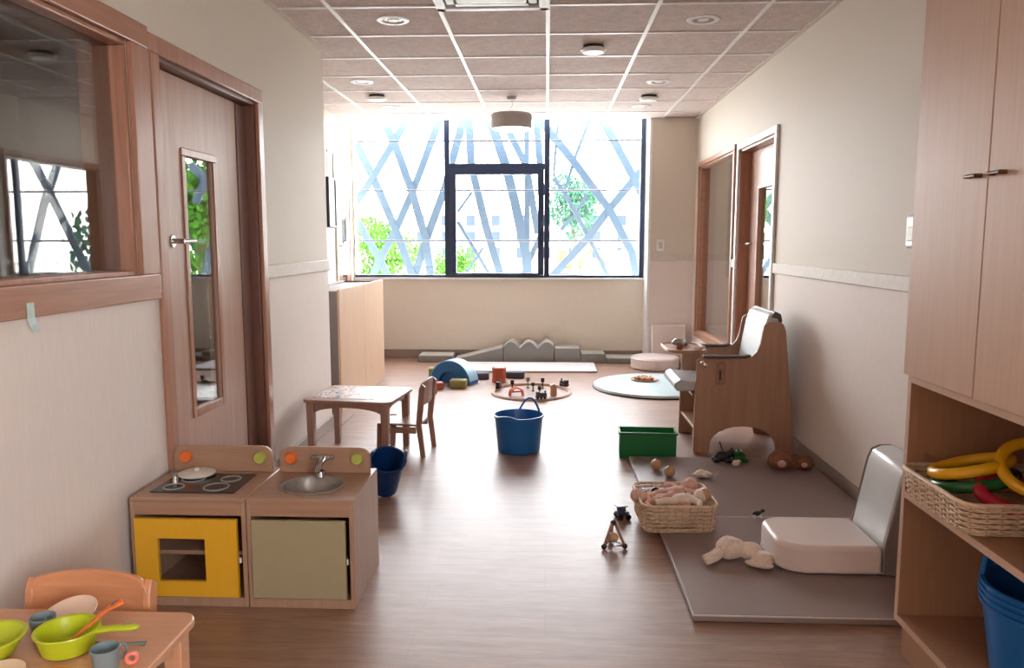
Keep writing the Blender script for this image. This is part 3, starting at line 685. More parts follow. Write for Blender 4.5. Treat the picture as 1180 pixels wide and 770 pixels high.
# ------------------------------------------------------------------ low shelf unit in recess
t = thing('low_storage_unit', 'low light wood storage unit standing in the left recess', 'storage unit', (-1.6, 5.83, 0))
b = MB().box(-0.37, 0, 0, 0.018, 0, 0.95).box(-0.37, 0, 1.572, 1.59, 0, 0.95).box(-0.37, -0.352, 0.018, 1.572, 0, 0.95); b.build('end_panels', M['vinyl_side'], t, 0.002)
for a in (0.0, 0.796): box('front_panel', M['shelf_wood'], t, (0.0, 0.018, a, a + 0.793, 0.0, 0.962), 0.002)
box('top', M['vinyl_side'], t, (-0.352, -0.001, 0.019, 1.571, 0.915, 0.935), 0.002)
t = thing('floor_cable', 'thin dark cable lying straight on the floor behind the small table', 'cable', (-1.478, 5.35, 0.004))
MB().tube([(0, 0, 0), (-0.002, 0.2, 0), (0.0, 0.42, 0.0), (-0.005, 0.47, 0)], 0.004, 8).build('cable', M['dark'], t)

# ------------------------------------------------------------------ blue tubs
def tub(name, label, loc, r0, r1, h, mat, rz=0.0, rot=None, group=None, handles=True, n=56):
    t = thing(name, label, 'tub', loc, rz, group, rot)
    MB().lathe([(0, 0.0), (r0 - 0.006, 0), (r0, 0.006), (r1 - 0.002, h - 0.014), (r1 + 0.006, h - 0.010), (r1 + 0.007, h), (r1 - 0.003, h), (r1 - 0.007, h - 0.012), (r0 - 0.006, 0.012), (0, 0.007)], n).build('bucket', mat, t)
    if handles:
        for s_ in (-1, 1):
            pts = []
            for i in range(13):
                q = i / 12; a = -0.5 + 1.0 * q
                lift = math.sin(PI * q) * (0.085 if s_ == 1 else 0.012)
                pts.append((s_ * (r1 + 0.002) * math.cos(a) * (1 - 0.05 * math.sin(PI * q)), (r1 + 0.002) * math.sin(a), h - 0.006 + lift))
            MB().tube(pts, 0.008, 10, flat=0.8).build('handle', mat, t)
    return t
tub('flexible_tub', 'bright blue flexible tub with looped handle standing mid floor', (-0.172, 4.83, 0), 0.134, 0.156, 0.235, M['tubblue'], math.radians(62))
tub('flexible_tub', 'dark blue tub tilted towards the viewer behind the toy sink unit', (-0.85, 3.93, 0.03), 0.068, 0.09, 0.215, M['tubdark'], rot=(math.radians(27), math.radians(12), 0))
for i in range(4):
    lab = ['blue tub at the very bottom of the nested stack in the cabinet', 'second blue tub from the bottom of the stack in the cabinet', 'third blue tub from the bottom of the stack in the cabinet', 'topmost blue tub of the nested stack in the tall cabinet'][i]
    tub('flexible_tub', lab, (1.352, 2.03, 0.142 + i * 0.018), 0.125, 0.157, 0.215, M['tubblue'], math.radians(30 + 90), group='nested blue tubs in the cabinet')

# ------------------------------------------------------------------ tall cabinet
t = thing('tall_cabinet', 'tall light wood cabinet with open lower shelves on the right', 'cabinet', (1.13, 1.635, 0))
Wd = 0.79; dp = 0.452; ht = 2.3; th = 0.02
b = MB().box(0, dp, Wd - th, Wd, 0.12, ht).box(0, dp, 0, th, 0.12, ht).box(0, dp, th, Wd - th, ht - th, ht).box(dp - 0.008, dp, th, Wd - th, 0.12, ht - th)
b.build('carcass', M['cab_in'], t, 0.0015)
box('edge_strip', M['cab_wood'], t, (-0.002, 0, Wd - th, Wd, 0.12, ht)); box('bottom_panel', M['cab_in'], t, (0, dp - 0.008, th, Wd - th, 0.12, 0.14), 0.001)
box('shelf', M['cab_in'], t, (0, dp - 0.008, th, Wd - th, 0.530, 0.551), 0.0015); box('shelf', M['cab_in'], t, (0, dp - 0.008, th, Wd - th, 0.896, 0.916), 0.0015)
box('plinth', M['cab_in'], t, (0.025, dp, 0.0, Wd - 0.004, 0.0, 0.119), 0.001)
for z0, z1 in ((0.12, 0.14), (0.530, 0.551), (0.896, 0.916)): box('edge_strip', M['cab_wood'], t, (-0.002, 0, th, Wd - th, z0, z1))
for s_, y0, y1 in ((0, 0.004, 0.393), (1, 0.397, 0.786)):
    d = box('door', M['cab_wood'], t, (-0.02, -0.002, y0, y1, 0.922, ht - 0.004), 0.002)
    yc = 0.342 if s_ == 0 else 0.45
    MB().tube([(-0.02, yc - 0.024, 1.497), (-0.036, yc - 0.024, 1.497), (-0.036, yc + 0.024, 1.497), (-0.02, yc + 0.024, 1.497)], 0.0055, 10).build('handle', M['bronze'], d)

# ------------------------------------------------------------------ wicker baskets
def basket(name, label, loc, w, d, h, rz=0.0, rows=6, slot=False):
    t = thing(name, label, 'basket', loc, rz)
    b = MB(); rc = 0.045
    MB().prism(rounded_rect(w * 0.94, d * 0.94, rc), 0.0, 0.006, 'Z').build('base', M['wicker'], t, 0.002)
    def loop(q, off, amp, ph, cnt):
        base = rounded_rect(w * (0.95 + 0.05 * q) + off, d * (0.95 + 0.05 * q) + off, rc, 6)
        # resample evenly
        L_ = [math.dist(base[i], base[(i + 1) % len(base)]) for i in range(len(base))]; tot = sum(L_); N = cnt; out = []
        for k in range(N):
            s_ = tot * k / N; i = 0
            while s_ > L_[i]: s_ -= L_[i]; i += 1
            p, c = base[i], base[(i + 1) % len(base)]; f = s_ / max(L_[i], 1e-9)
            x, y_ = p[0] + (c[0] - p[0]) * f, p[1] + (c[1] - p[1]) * f
            l = math.hypot(x, y_); a = amp * math.cos(PI * k + ph)
            out.append((x * (1 + a / l), y_ * (1 + a / l)))
        return out
    cnt = 76
    for k in range(rows):
        q = (k + 0.5) / rows; z = 0.006 + (h - 0.012) * q
        for o in (0, 1):
            pts = loop(q, 0, 0.004, o * PI, cnt); b.tube([(x, y_, z + 0.0028 * (o * 2 - 1)) for x, y_ in pts], 0.0032, 6, True)
    b.build('weave', M['wicker'], t)
    s2 = MB()
    lo = loop(0, 0, 0, 0, cnt // 2); hi = loop(1, 0, 0, 0, cnt // 2)
    for p, q_ in zip(lo, hi): s2.tube([(*p, 0.004), (*q_, h - 0.004)], 0.0022, 5)
    sk = s2.build('stakes', M['wickerd'], t)
    MB().tube([(x, y_, h) for x, y_ in loop(1, 0.004, 0, 0, 64)], 0.007, 8, True).build('rim', M['wicker'], t)
    return t
basket('wicker_basket', 'low wicker basket full of toys on the floor beside the mats', (0.598, 3.52, 0.031), 0.335, 0.34, 0.125, math.radians(2))
basket('wicker_basket', 'shallow woven basket of rings on the middle shelf of the cabinet', (1.318, 2.20, 0.552), 0.43, 0.38, 0.088, 0.0, rows=5)
# rings and tubes in the cabinet basket
def band(label, c, R_, r, rot, mat, sx=1.0):
    t = thing('plastic_ring', label, 'ring', c, group='plastic rings in the cabinet basket', rot=rot)
    MB().torus((0, 0, 0), R_, r, n=56, k=16, sx=sx).build('ring', mat, t); return t
band('upper yellow ring tilted highest on the basket in the cabinet', (1.345, 2.12, 0.712), 0.085, 0.0165, (math.radians(38), math.radians(-8), math.radians(-8)), M['yring'])
band('yellow ring lying at the back of the basket left of the tilted one', (1.235, 2.24, 0.682), 0.10, 0.0165, (math.radians(-12), math.radians(-14), 0), M['yring'])
band('dark green ring under the yellow one in the cabinet basket', (1.24, 2.225, 0.645), 0.103, 0.0165, (math.radians(-10), math.radians(-11), 0), M['gring'])
band('dark red ring at the front of the cabinet basket', (1.27, 2.10, 0.642), 0.075, 0.019, (math.radians(16), 0, 0), M['red'])
band('second dark red ring beside the other red one near the picture edge', (1.43, 2.09, 0.62), 0.05, 0.018, (math.radians(14), 0, 0), M['red'])

# ------------------------------------------------------------------ toys in floor basket
bx, by, bz = 0.598, 3.52, 0.041
def blob(name, label, cat, loc, mat, ells, group=None, rm=0.004, rz=0.0, extra=None):
    t = thing(name, label, cat, loc, rz, group)
    b = MB()
    for e in ells: b.ell(*e)
    b.build('body', mat, t, remesh=rm)
    if extra: extra(t)
    return t
def tube_doll(label, loc, mat, rz, hair):
    t = thing('rag_doll', label, 'doll', loc, rz); t.scale = (1.3, 1.3, 1.2)
    b = MB().ell((0, 0, 0.02), (0.045, 0.03, 0.022)).ell((0.07, 0, 0.03), (0.028, 0.028, 0.026))
    for s_ in (-1, 1):
        b.tube([(0.03, s_ * 0.02, 0.022), (0.045, s_ * 0.055, 0.024), (0.03, s_ * 0.08, 0.018)], [0.012, 0.011, 0.010], 10)
        b.tube([(-0.03, s_ * 0.014, 0.02), (-0.075, s_ * 0.024, 0.026), (-0.105, s_ * 0.02, 0.018)], [0.015, 0.012, 0.012], 10)
    b.build('body', mat, t, remesh=0.004)
    MB().ell((0.082, 0, 0.034), (0.022, 0.029, 0.026)).build('hair', hair, t)
    return t
tube_doll('pink rag doll sprawled on top of the toys in the floor basket', (bx + 0.01, by + 0.01, bz + 0.10), M['plushpink'], math.radians(40), M['plushpink'])
tube_doll('cream rag doll lying over the front of the floor basket', (bx + 0.03, by - 0.06, bz + 0.09), M['plush'], math.radians(10), M['toywood'])
tube_doll('second pink doll lying low at the left of the floor basket', (bx - 0.07, by - 0.04, bz + 0.075), M['plushpink'], math.radians(170), M['plushpink'])
blob('toy_animal', 'black and white toy animal at the rear left of the floor basket', 'toy animal', (bx - 0.115, by + 0.06, bz + 0.075), M['black'],
     [((0, 0, 0.01), (0.045, 0.028, 0.03)), ((0.045, 0.005, 0.03), (0.022, 0.018, 0.018)), ((-0.03, 0.015, -0.02), (0.01, 0.01, 0.03)), ((0.025, 0.015, -0.02), (0.01, 0.01, 0.03)), ((-0.03, -0.015, -0.02), (0.01, 0.01, 0.03)), ((0.025, -0.015, -0.02), (0.01, 0.01, 0.03))], rz=0.4,
     extra=lambda t: [MB().ell((0.055, s_ * 0.011, 0.05), (0.005, 0.006, 0.01), sub=2).build('ear', M['plush'], t) for s_ in (-1, 1)])
t = thing('toy_block', 'small wooden block at the right inside the floor basket', 'block', (bx + 0.105, by - 0.05, bz + 0.09), 0.4)
box('block', M['toywood'], t, (-0.035, 0.035, -0.022, 0.022, -0.015, 0.02), 0.004)
t = thing('toy_car', 'dark green toy car at the right rear of the floor basket', 'toy car', (bx + 0.095, by + 0.03, bz + 0.09), 0.8)
MB().prism([(-0.035, 0), (0.035, 0), (0.035, 0.014), (0.018, 0.017), (0.01, 0.03), (-0.018, 0.03), (-0.026, 0.016), (-0.035, 0.014)], -0.016, 0.016, 'Y').build('body', M['greend'], t, 0.003)
for x in (-0.02, 0.02):
    MB().tube([(x, -0.019, 0.001), (x, 0.019, 0.001)], 0.009, 14).build('wheels', M['black'], t)
for i, (dx, dy, m, lab) in enumerate(((-0.09, 0.12, 'plushbrown', 'brown plush ball at the rear of the floor basket'), (0.0, 0.12, 'cloth', 'pale plush ball in the middle rear of the floor basket'), (-0.01, -0.02, 'cloth', 'crumpled pale cloth under the dolls in the floor basket'))):
    blob('soft_ball' if i < 2 else 'folded_cloth', lab, 'soft toy', (bx + dx, by + dy, bz + 0.03), M[m], [((0, 0, 0), (0.045, 0.035, 0.03) if i < 2 else (0.135, 0.135, 0.05)), ((0.02, 0.01, 0.012), (0.03, 0.025, 0.022))])

# ------------------------------------------------------------------ mats and seat cushion
def mat_slab(label, pts, h, mat, edge, name='play_mat', seam=None):
    t = thing(name, label, 'mat', (pts[0][0], pts[0][1], 0))
    p = [(x - pts[0][0], y_ - pts[0][1]) for x, y_ in pts]
    MB().prism(p, 0.001, h, 'Z').build('pad', mat, t, 0.006, seg=3)
    MB().tube([(x * 1.0, y_, h - 0.004) for x, y_ in p], 0.0035, 6, True).build('piping', edge, t)
    return t
mat_slab('nearest grey vinyl play mat, under the white seat cushion', [(0.522, 2.60), (1.555, 2.60), (1.555, 3.585), (0.522, 3.585)], 0.03, M['mat'], M['matedge'])
mat_slab('grey vinyl play mat beyond the near one, before the high chair', [(0.512, 3.595), (1.555, 3.595), (1.57, 4.62), (0.507, 4.60)], 0.03, M['mat'], M['matedge'])
t = thing('corner_seat_cushion', 'white and grey vinyl floor seat with tall sloping back, on near mat', 'seat cushion', (0.92, 2.94, 0.0315))
pr = []
W_, D_ = 0.395, 0.34
base = [(W_, 0), (W_, D_)] + [(0.10 - 0.10 * math.sin(a) , D_ - 0.08 + 0.08 * math.cos(a)) for a in [i * PI / 16 for i in range(9)]] + [(0.0, 0.10)] + [(0.12 - 0.12 * math.cos(a), 0.10 - 0.10 * math.sin(a)) for a in [i * PI / 16 for i in range(1, 9)]]
MB().prism(base, 0.0, 0.115, 'Z').build('seat', M['vinyl_w'], t, 0.018, seg=4)
MB().tube([(x, y_, 0.012) for x, y_ in base], 0.0035, 6, True).build('piping', M['matedge'], t)
prof = [(W_ + 0.001, 0.0), (0.635, 0.0), (0.635, 0.34), (0.60, 0.42), (0.545, 0.442), (0.50, 0.44), (0.465, 0.425), (0.45, 0.385), (W_ + 0.001, 0.10)]
MB().prism(prof, 0.012, 0.328, 'Y').build('backrest', M['vinyl_g'], t, 0.014, seg=4)
for s_, (a, b_) in (('n', (0.0, 0.011)), ('f', (0.329, 0.34))):
    o = MB().prism([(p[0], p[1]) for p in prof], a, b_, 'Y').build('side_panel', M['vinyl_side'], t, 0.004)

# ------------------------------------------------------------------ high chair
t = thing('feeding_high_chair', 'low plywood high chair with arched sides and grey padding, by right wall', 'high chair', (0.92, 4.80, 0))
def panel_pts():
    o = 0.92
    P = [(0.927, 0.0), (1.025, 0.0)]
    for i in range(0, 13):
        a = PI - PI * i / 12; P.append((1.235 + 0.205 * math.cos(a), 0.03 + 0.145 * math.sin(a) ** 0.8))
    P += [(1.446, 0.0), (1.564, 0.0), (1.55, 0.13), (1.478, 0.78), (1.462, 0.822), (1.43, 0.838), (1.37, 0.834), (1.345, 0.815), (1.335, 0.766), (1.325, 0.70), (1.305, 0.65), (1.275, 0.618), (1.235, 0.607), (0.955, 0.605), (0.937, 0.592)]
    return [(x - o, z) for x, z in P]
for y0 in (0.0, 0.53):
    p = MB().prism(panel_pts(), y0, y0 + 0.022, 'Y').build('side_panel', M['hc_wood'], t, 0.004)
    if y0 == 0.0:
        f = box('slot_plate', M['dark_beech'], p, (0.135, 0.2, -0.004, 0.0, 0.44, 0.585), 0.002); box('slot', M['dark'], p, (0.158, 0.168, -0.0055, -0.004, 0.47, 0.53), 0.001)
        MB().ell((0.165, -0.012, 0.555), 0.014, sub=2).build('slot_knob', M['hc_wood'], p)
    for (sx, sz) in ((0.05, 0.58), (0.07, 0.565)):
        MB().lathe([(0, 0), (0.011, 0), (0.013, 0.01), (0, 0.014)], 16, m=Matrix.Translation((sx, y0 if y0 == 0 else y0 + 0.022, sz)) @ Euler((PI / 2 if y0 == 0 else -PI / 2, 0, 0)).to_matrix().to_4x4()).build('bolt', M['chrome'], p)
    MB().prism([(0.06, 0.607), (0.315, 0.607), (0.355, 0.622), (0.34, 0.632), (0.30, 0.624), (0.06, 0.624), (0.05, 0.615)], y0 - 0.012, y0 + 0.034, 'Y').build('arm_pad', M['paddark'], t, 0.006, seg=3)
box('footrest_board', M['hc_wood'], t, (0.02, 0.2, 0.024, 0.528, 0.14, 0.158), 0.003)
box('rear_crossbar', M['hc_wood'], t, (0.52, 0.545, 0.024, 0.528, 0.12, 0.3), 0.003)
box('seat_board', M['hc_wood'], t, (0.0, 0.44, 0.024, 0.528, 0.36, 0.38), 0.003)
sp = [(-0.09, 0.385), (0.42, 0.385), (0.42, 0.445), (0.0, 0.45), (-0.07, 0.46), (-0.105, 0.44), (-0.11, 0.41)]
MB().prism(sp, 0.05, 0.50, 'Y').build('seat_pad', M['pad'], t, 0.014, seg=4)
bp = [(0.36, 0.446), (0.385, 0.50), (0.437, 0.80), (0.462, 0.872), (0.49, 0.892), (0.52, 0.875), (0.53, 0.84), (0.49, 0.60), (0.47, 0.446)]
MB().prism(bp, 0.04, 0.512, 'Y').build('back_pad', M['pad'], t, 0.02, seg=4)
bo = [(p[0] + 0.008, p[1] - 0.002 + 0.004) for p in bp]
MB().prism([(0.47, 0.86), (0.50, 0.898), (0.535, 0.88), (0.545, 0.84), (0.53, 0.76), (0.515, 0.76), (0.52, 0.85)], 0.035, 0.517, 'Y').build('back_pad_cover', M['paddark'], t, 0.008)
tray = MB().prism([(x, y_) for x, y_ in rounded_rect(0.26, 0.44, 0.11, 8, -0.02, 0.276)], 0.624, 0.636, 'Z').build('tray', M['hc_wood'], t, 0.004)
MB().tube([(x, y_, 0.64) for x, y_ in rounded_rect(0.25, 0.43, 0.105, 8, -0.02, 0.276)], 0.006, 8, True).build('tray_rim', M['hc_wood'], tray)
for y0 in (0.06, 0.49): box('tray_arm', M['dark_beech'], t, (0.06, 0.16, y0 - 0.01, y0 + 0.01, 0.608, 0.624), 0.003)
# items on the tray
t = thing('toy_bottle', 'small brown toy jar standing on the high chair tray', 'toy', (0.86, 4.98, 0.6365))
MB().lathe([(0, 0), (0.018, 0), (0.02, 0.005), (0.019, 0.026), (0.012, 0.034), (0.012, 0.042), (0, 0.044)], 20).build('jar', M['plushbrown'], t)
t = thing('toy_sleeve', 'grey fabric bib heaped at the rear of the high chair tray', 'bib', (0.88, 5.14, 0.6365))
MB().ell((0, 0, 0.025), (0.045, 0.05, 0.028)).ell((0.03, 0.03, 0.015), (0.04, 0.03, 0.018)).noise(0.012, 25, 3).build('bib', M['ring'], t, remesh=0.004)
blob('toy_figure', 'pale small toy figure lying at the right side of the tray', 'toy', (0.985, 4.96, 0.648), M['plush'], [((0, 0, 0), (0.022, 0.014, 0.012)), ((0.024, 0.006, 0.006), (0.012, 0.011, 0.011)), ((-0.02, 0.01, 0), (0.012, 0.007, 0.007))], rm=0.002)

# ------------------------------------------------------------------ toys around
t = thing('green_storage_box', 'solid green plastic box standing on the floor by the mats', 'box', (0.455, 4.665, 0), math.radians(-3))
b = MB(); w, d, h, th = 0.345, 0.15, 0.165, 0.006
b.box(0, w, 0, th, 0.001, h).box(0, w, d - th, d, 0.001, h).box(0, th, th, d - th, 0.001, h).box(w - th, w, th, d - th, 0.001, h).box(th, w - th, th, d - th, 0.001, 0.008)
b.build('box', M['green'], t, 0.002)
b = MB(); o = 0.008
b.box(-o, w + o, -o, 0, h - 0.012, h).box(-o, w + o, d, d + o, h - 0.012, h).box(-o, 0, 0, d, h - 0.012, h).box(w, w + o, 0, d, h - 0.012, h); b.build('rim', M['green'], t, 0.002)
for i, (x, y_, lab) in enumerate(((0.632, 4.33, 'wooden ball nearest the green box on the grey mat'), (0.688, 4.20, 'wooden ball further from the green box, nearer the basket'))):
    t = thing('wooden_ball', lab, 'ball', (x, y_, 0.0305), group='wooden balls on the grey mat')
    MB().ell((0, 0, 0.031), 0.031, sub=4).build('ball', M['toywood'], t); MB().lathe([(0, 0), (0.005, 0), (0.006, 0.002), (0, 0.0025)], 12, (0, 0, 0.061)).build('peg', M['jamb'], t)
t = thing('crumpled_cloth', 'small crumpled cream cloth lying on the grey mat', 'cloth', (0.863, 4.19, 0.031))
MB().ell((0, 0, 0.016), (0.042, 0.034, 0.022), sub=4).ell((0.03, -0.02, 0.016), (0.03, 0.02, 0.016), sub=4).ell((-0.03, -0.01, 0.014), (0.025, 0.02, 0.014), sub=4).noise(0.009, 45, 5).build('cloth', M['cloth'], t, remesh=0.003).location.z = 0.006
def doll_black(t):
    MB().tube([(0, 0, 0.07), (-0.012, 0, 0.10), (-0.02, 0.0, 0.125)], 0.004, 8).build('tail', M['black'], t)
    for s_ in (-1, 1): MB().ell((0.055, s_ * 0.012, 0.075), (0.008, 0.006, 0.012), sub=2).build('ear', M['slate'], t)
blob('toy_cat', 'black plush animal with raised tail lying under the high chair arch', 'plush toy', (1.045, 4.50, 0.031), M['black'], [((0, 0, 0.035), (0.05, 0.03, 0.032)), ((0.05, 0, 0.055), (0.026, 0.022, 0.02)), ((0.03, -0.025, 0.014), (0.025, 0.012, 0.013)), ((-0.04, -0.02, 0.014), (0.022, 0.012, 0.013)), ((0.03, 0.025, 0.014), (0.025, 0.012, 0.013)), ((-0.04, 0.02, 0.014), (0.022, 0.012, 0.013))], extra=doll_black)
blob('toy_frog', 'dark green crouching plush toy beside the black one', 'plush toy', (1.142, 4.505, 0.031), M['greend'], [((0, 0, 0.035), (0.04, 0.036, 0.034)), ((-0.012, -0.02, 0.065), (0.026, 0.024, 0.02)), ((0.035, -0.02, 0.015), (0.02, 0.014, 0.014)), ((-0.035, -0.025, 0.015), (0.016, 0.014, 0.014))],
     extra=lambda t: [MB().ell((-0.012 + s_ * 0.013, -0.037, 0.08), 0.006, sub=2).build('eye', M['white'], t) for s_ in (-1, 1)])
blob('plush_mouse', 'tiny pale grey soft toy between the black and green ones', 'plush toy', (1.105, 4.42, 0.031), M['plush'], [((0, 0, 0.018), (0.022, 0.018, 0.018)), ((0.014, -0.006, 0.03), (0.012, 0.011, 0.011))], rm=0.0025)
def crochet(label, loc, r, seed):
    t = thing('plush_lion', label, 'plush toy', loc)
    b = MB().ell((0, 0, r * 0.75), (r, r * 0.8, r * 0.75), sub=4)
    rnd = random.Random(seed)
    for i in range(46):
        a, q = rnd.uniform(0, 2 * PI), rnd.uniform(0, 1)
        b.ell((r * 0.95 * math.cos(a) * math.sqrt(1 - q * q * .8), r * 0.78 * math.sin(a) * math.sqrt(1 - q * q * .8), r * (0.35 + q * 1.05)), r * rnd.uniform(0.13, 0.2), sub=1)
    b.build('body', M['plushbrown'], t, remesh=0.004)
    MB().ell((-r * 0.2, -r * 0.85, r * 0.7), (r * 0.32, r * 0.2, r * 0.28), sub=3).build('muzzle', M['plushpink'], t)
    return t
crochet('larger brown shaggy plush toy by the rear foot of the high chair', (1.345, 4.36, 0.031), 0.075, 2)
crochet('smaller brown shaggy plush toy next to the wall baseboard', (1.475, 4.37, 0.031), 0.055, 5)
t = thing('toy_truck', 'small dark blue toy vehicle on the floor left of the floor basket', 'toy car', (0.372, 3.62, 0), math.radians(15))
MB().box(-0.03, 0.03, -0.02, 0.02, 0.014, 0.036).box(-0.024, 0.012, -0.018, 0.018, 0.036, 0.062).build('body', M['slate'], t, 0.004)
for x in (-0.02, 0.02):
    for s_ in (-1, 1): MB().tube([(x, s_ * 0.02, 0.014), (x, s_ * 0.032, 0.014)], 0.014, 16).build('wheel', M['black'], t)
MB().box(-0.036, 0.02, -0.023, 0.023, 0.062, 0.067).build('roof', M['tubdark'], t, 0.002)
t = thing('triangle_rattle', 'wooden triangular rattle with dark bars on the floor', 'rattle', (0.297, 3.27, 0), math.radians(8))
tri = [(-0.045, -0.02), (0.045, -0.02), (0.0, 0.05)]
for i, (x, y_) in enumerate(((-0.046, -0.03), (0.046, -0.03), (0.0, 0.045))):
    MB().tube([(x, y_, 0.012), (x * 0.15, y_ * 0.15, 0.105)], 0.0065, 10).build('bar', M['dark_beech'], t)
    MB().ell((x, y_, 0.0125), 0.0125, sub=2).build('foot', M['dark'], t)
MB().tube([(-0.046, -0.03, 0.014), (0.046, -0.03, 0.014), (0, 0.045, 0.014)], 0.006, 8, True).build('base_frame', M['dark_beech'], t)
MB().ell((0, 0, 0.108), 0.013, sub=2).build('top_knob', M['dark'], t); MB().ell((0, -0.004, 0.043), (0.024, 0.024, 0.022), sub=3).build('bell', M['toywood'], t)
# white plush on the near mat
t = thing('plush_rabbit', 'limp white plush rabbit lying on the near grey mat', 'plush toy', (0.765, 3.07, 0.031))
b = MB().ell((0, 0.02, 0.045), (0.062, 0.05, 0.045)).ell((0.075, 0.01, 0.038), (0.05, 0.042, 0.036)).ell((0.115, -0.04, 0.03), (0.052, 0.045, 0.026), (0, 0.2, 0.3)).ell((0.09, -0.075, 0.018), (0.055, 0.028, 0.014), (0, 0, -0.5))
b.tube([(-0.04, 0.0, 0.035), (-0.075, -0.03, 0.024), (-0.115, -0.055, 0.018)], [0.02, 0.019, 0.015], 12).tube([(-0.05, 0.02, 0.03), (-0.085, 0.0, 0.018), (-0.12, -0.02, 0.016)], [0.018, 0.016, 0.012], 12).noise(0.008, 22, 9)
b.build('body', M['plush'], t, remesh=0.004)
for s_ in (-1, 1): MB().ell((0.125 + s_ * 0.014, -0.078 - 0.006 * s_, 0.04), 0.0035, sub=1).build('eye', M['ring'], t)
for s_ in (0, 1): MB().tube([(0.01, 0.04, 0.082), (-0.02, 0.02 - 0.03 * s_, 0.088), (-0.05, -0.01 - 0.03 * s_, 0.06)], [0.008, 0.014, 0.008], 10, flat=0.5).build('ear', M['plush'], t)
t = thing('toy_cow', 'tiny black and white toy animal at the mat seam by the seat', 'toy animal', (1.0, 3.57, 0.031), 0.3)
MB().ell((0, 0, 0.022), (0.026, 0.012, 0.012), sub=2).ell((0.03, 0, 0.032), (0.012, 0.009, 0.009), sub=2).build('body', M['black'], t)
for x in (-0.017, 0.017):
    for s_ in (-1, 1): MB().tube([(x, s_ * 0.007, 0), (x, s_ * 0.007, 0.018)], 0.004, 8).build('leg', M['white'], t)

# ------------------------------------------------------------------ far play corner
YF = 8.40
def fblock(name, label, x0, x1, prof, d=0.28, topm=True):
    t = thing(name, label, 'foam block', (x0, YF, 0), group=None)
    MB().prism([(x - x0, z) for x, z in prof], 0.0, d, 'Y').build('block', M['foam'], t, 0.008)
    return t
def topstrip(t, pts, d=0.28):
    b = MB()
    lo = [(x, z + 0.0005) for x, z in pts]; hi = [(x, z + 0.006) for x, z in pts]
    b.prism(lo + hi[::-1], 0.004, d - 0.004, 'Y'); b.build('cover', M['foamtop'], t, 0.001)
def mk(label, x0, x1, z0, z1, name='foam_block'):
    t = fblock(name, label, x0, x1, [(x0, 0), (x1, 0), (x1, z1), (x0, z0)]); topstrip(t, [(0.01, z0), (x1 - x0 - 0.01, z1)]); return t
mk('thin flat grey foam slab at the far left of the back wall row', -1.42, -1.03, 0.07, 0.07)
mk('grey foam ramp rising to the wavy block by the back wall', -1.02, -0.475, 0.03, 0.165, 'foam_ramp')
wv = [(-0.47 + 0.555 * i / 72, 0.158 + 0.072 * (0.5 + 0.5 * math.cos(2 * PI * (i / 72 - 0.15) / 0.355)) ** 0.6) for i in range(73)]
t = fblock('wavy_foam_block', 'grey foam block with three humps in the middle of the back row', -0.47, 0.085, [(-0.47, 0), (0.085, 0)] + wv[::-1])
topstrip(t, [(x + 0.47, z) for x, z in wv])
mk('tall grey foam block right of the wavy block', 0.09, 0.375, 0.16, 0.16)
mk('medium grey foam step right of the tall foam block', 0.38, 0.65, 0.10, 0.10)
mk('low grey foam slab at the right end of the back wall row', 0.655, 1.06, 0.055, 0.055)
mat_slab('long whitish mat lying before the grey foam blocks', [(-0.93, 7.74), (0.52, 7.77), (0.52, 8.34), (-0.93, 8.34)], 0.02, M['matwhite'], M['vinyl_side'])
# blue half-round rocker
t = thing('foam_rocker', 'blue half-round arch toy standing on the floor at back left', 'rocker', (-0.87, 7.18, 0), math.radians(-24))
pts = [(0.215 * math.cos(a), 0.215 * math.sin(a)) for a in [i * PI / 20 for i in range(21)]] + [(-0.115, 0.0)] + [(-0.115 * math.cos(a), 0.115 * math.sin(a)) for a in [i * PI / 12 for i in range(1, 12)]] + [(0.115, 0)]
MB().prism(pts, -0.09, 0.09, 'Y').build('arch', M['rocker'], t, 0.006)
lo = [(0.216 * math.cos(a), 0.216 * math.sin(a)) for a in [i * PI / 20 for i in range(1, 20)]]; hi = [(x * 1.03, z * 1.03) for x, z in lo[::-1]]
MB().prism(lo + hi, -0.08, 0.08, 'Y').build('rim_band', M['rockertop'], t, 0.001)
MB().prism([(0.118 * math.cos(a), 0.118 * math.sin(a)) for a in [i * PI / 20 for i in range(21)]], -0.05, 0.06, 'Y').build('inner_panel', M['tubblue'], t, 0.002)
def fb(label, cx, cy, w, d, h, m, rz=0.0, name='foam_brick'):
    t = thing(name, label, 'foam block', (cx, cy, 0), math.radians(rz)); box('brick', M[m], t, (-w / 2, w / 2, -d / 2, d / 2, 0.001, h), 0.008, seg=3)
    box('top_face', M[m], t, (-w / 2 + 0.01, w / 2 - 0.01, -d / 2 + 0.01, d / 2 - 0.01, h, h + 0.002), 0.001); return t
fb('olive foam brick lying in front of the blue arch', -0.80, 6.93, 0.15, 0.10, 0.075, 'olive', -5)
fb('olive foam brick partly hidden behind the left end of the blue arch', -1.09, 7.50, 0.14, 0.1, 0.09, 'olive', 10)
fb('flat orange-red foam brick left of the olive one before the arch', -0.985, 6.86, 0.11, 0.1, 0.06, 'brick', 12)
fb('small olive brick beside the toddler chair back', -1.0, 6.66, 0.07, 0.08, 0.05, 'olive', 20)
t = thing('red_cylinder_block', 'upright red-orange cylinder block before the whitish mat', 'foam block', (-0.445, 7.22, 0))
MB().lathe([(0, 0), (0.064, 0), (0.068, 0.006), (0.064, 0.075), (0.068, 0.14), (0.06, 0.146), (0, 0.146)], 32).build('cylinder', M['brick'], t); MB().lathe([(0, 0.1465), (0.05, 0.1465), (0.045, 0.15), (0, 0.15)], 32).build('top_disc', M['plate'], t)
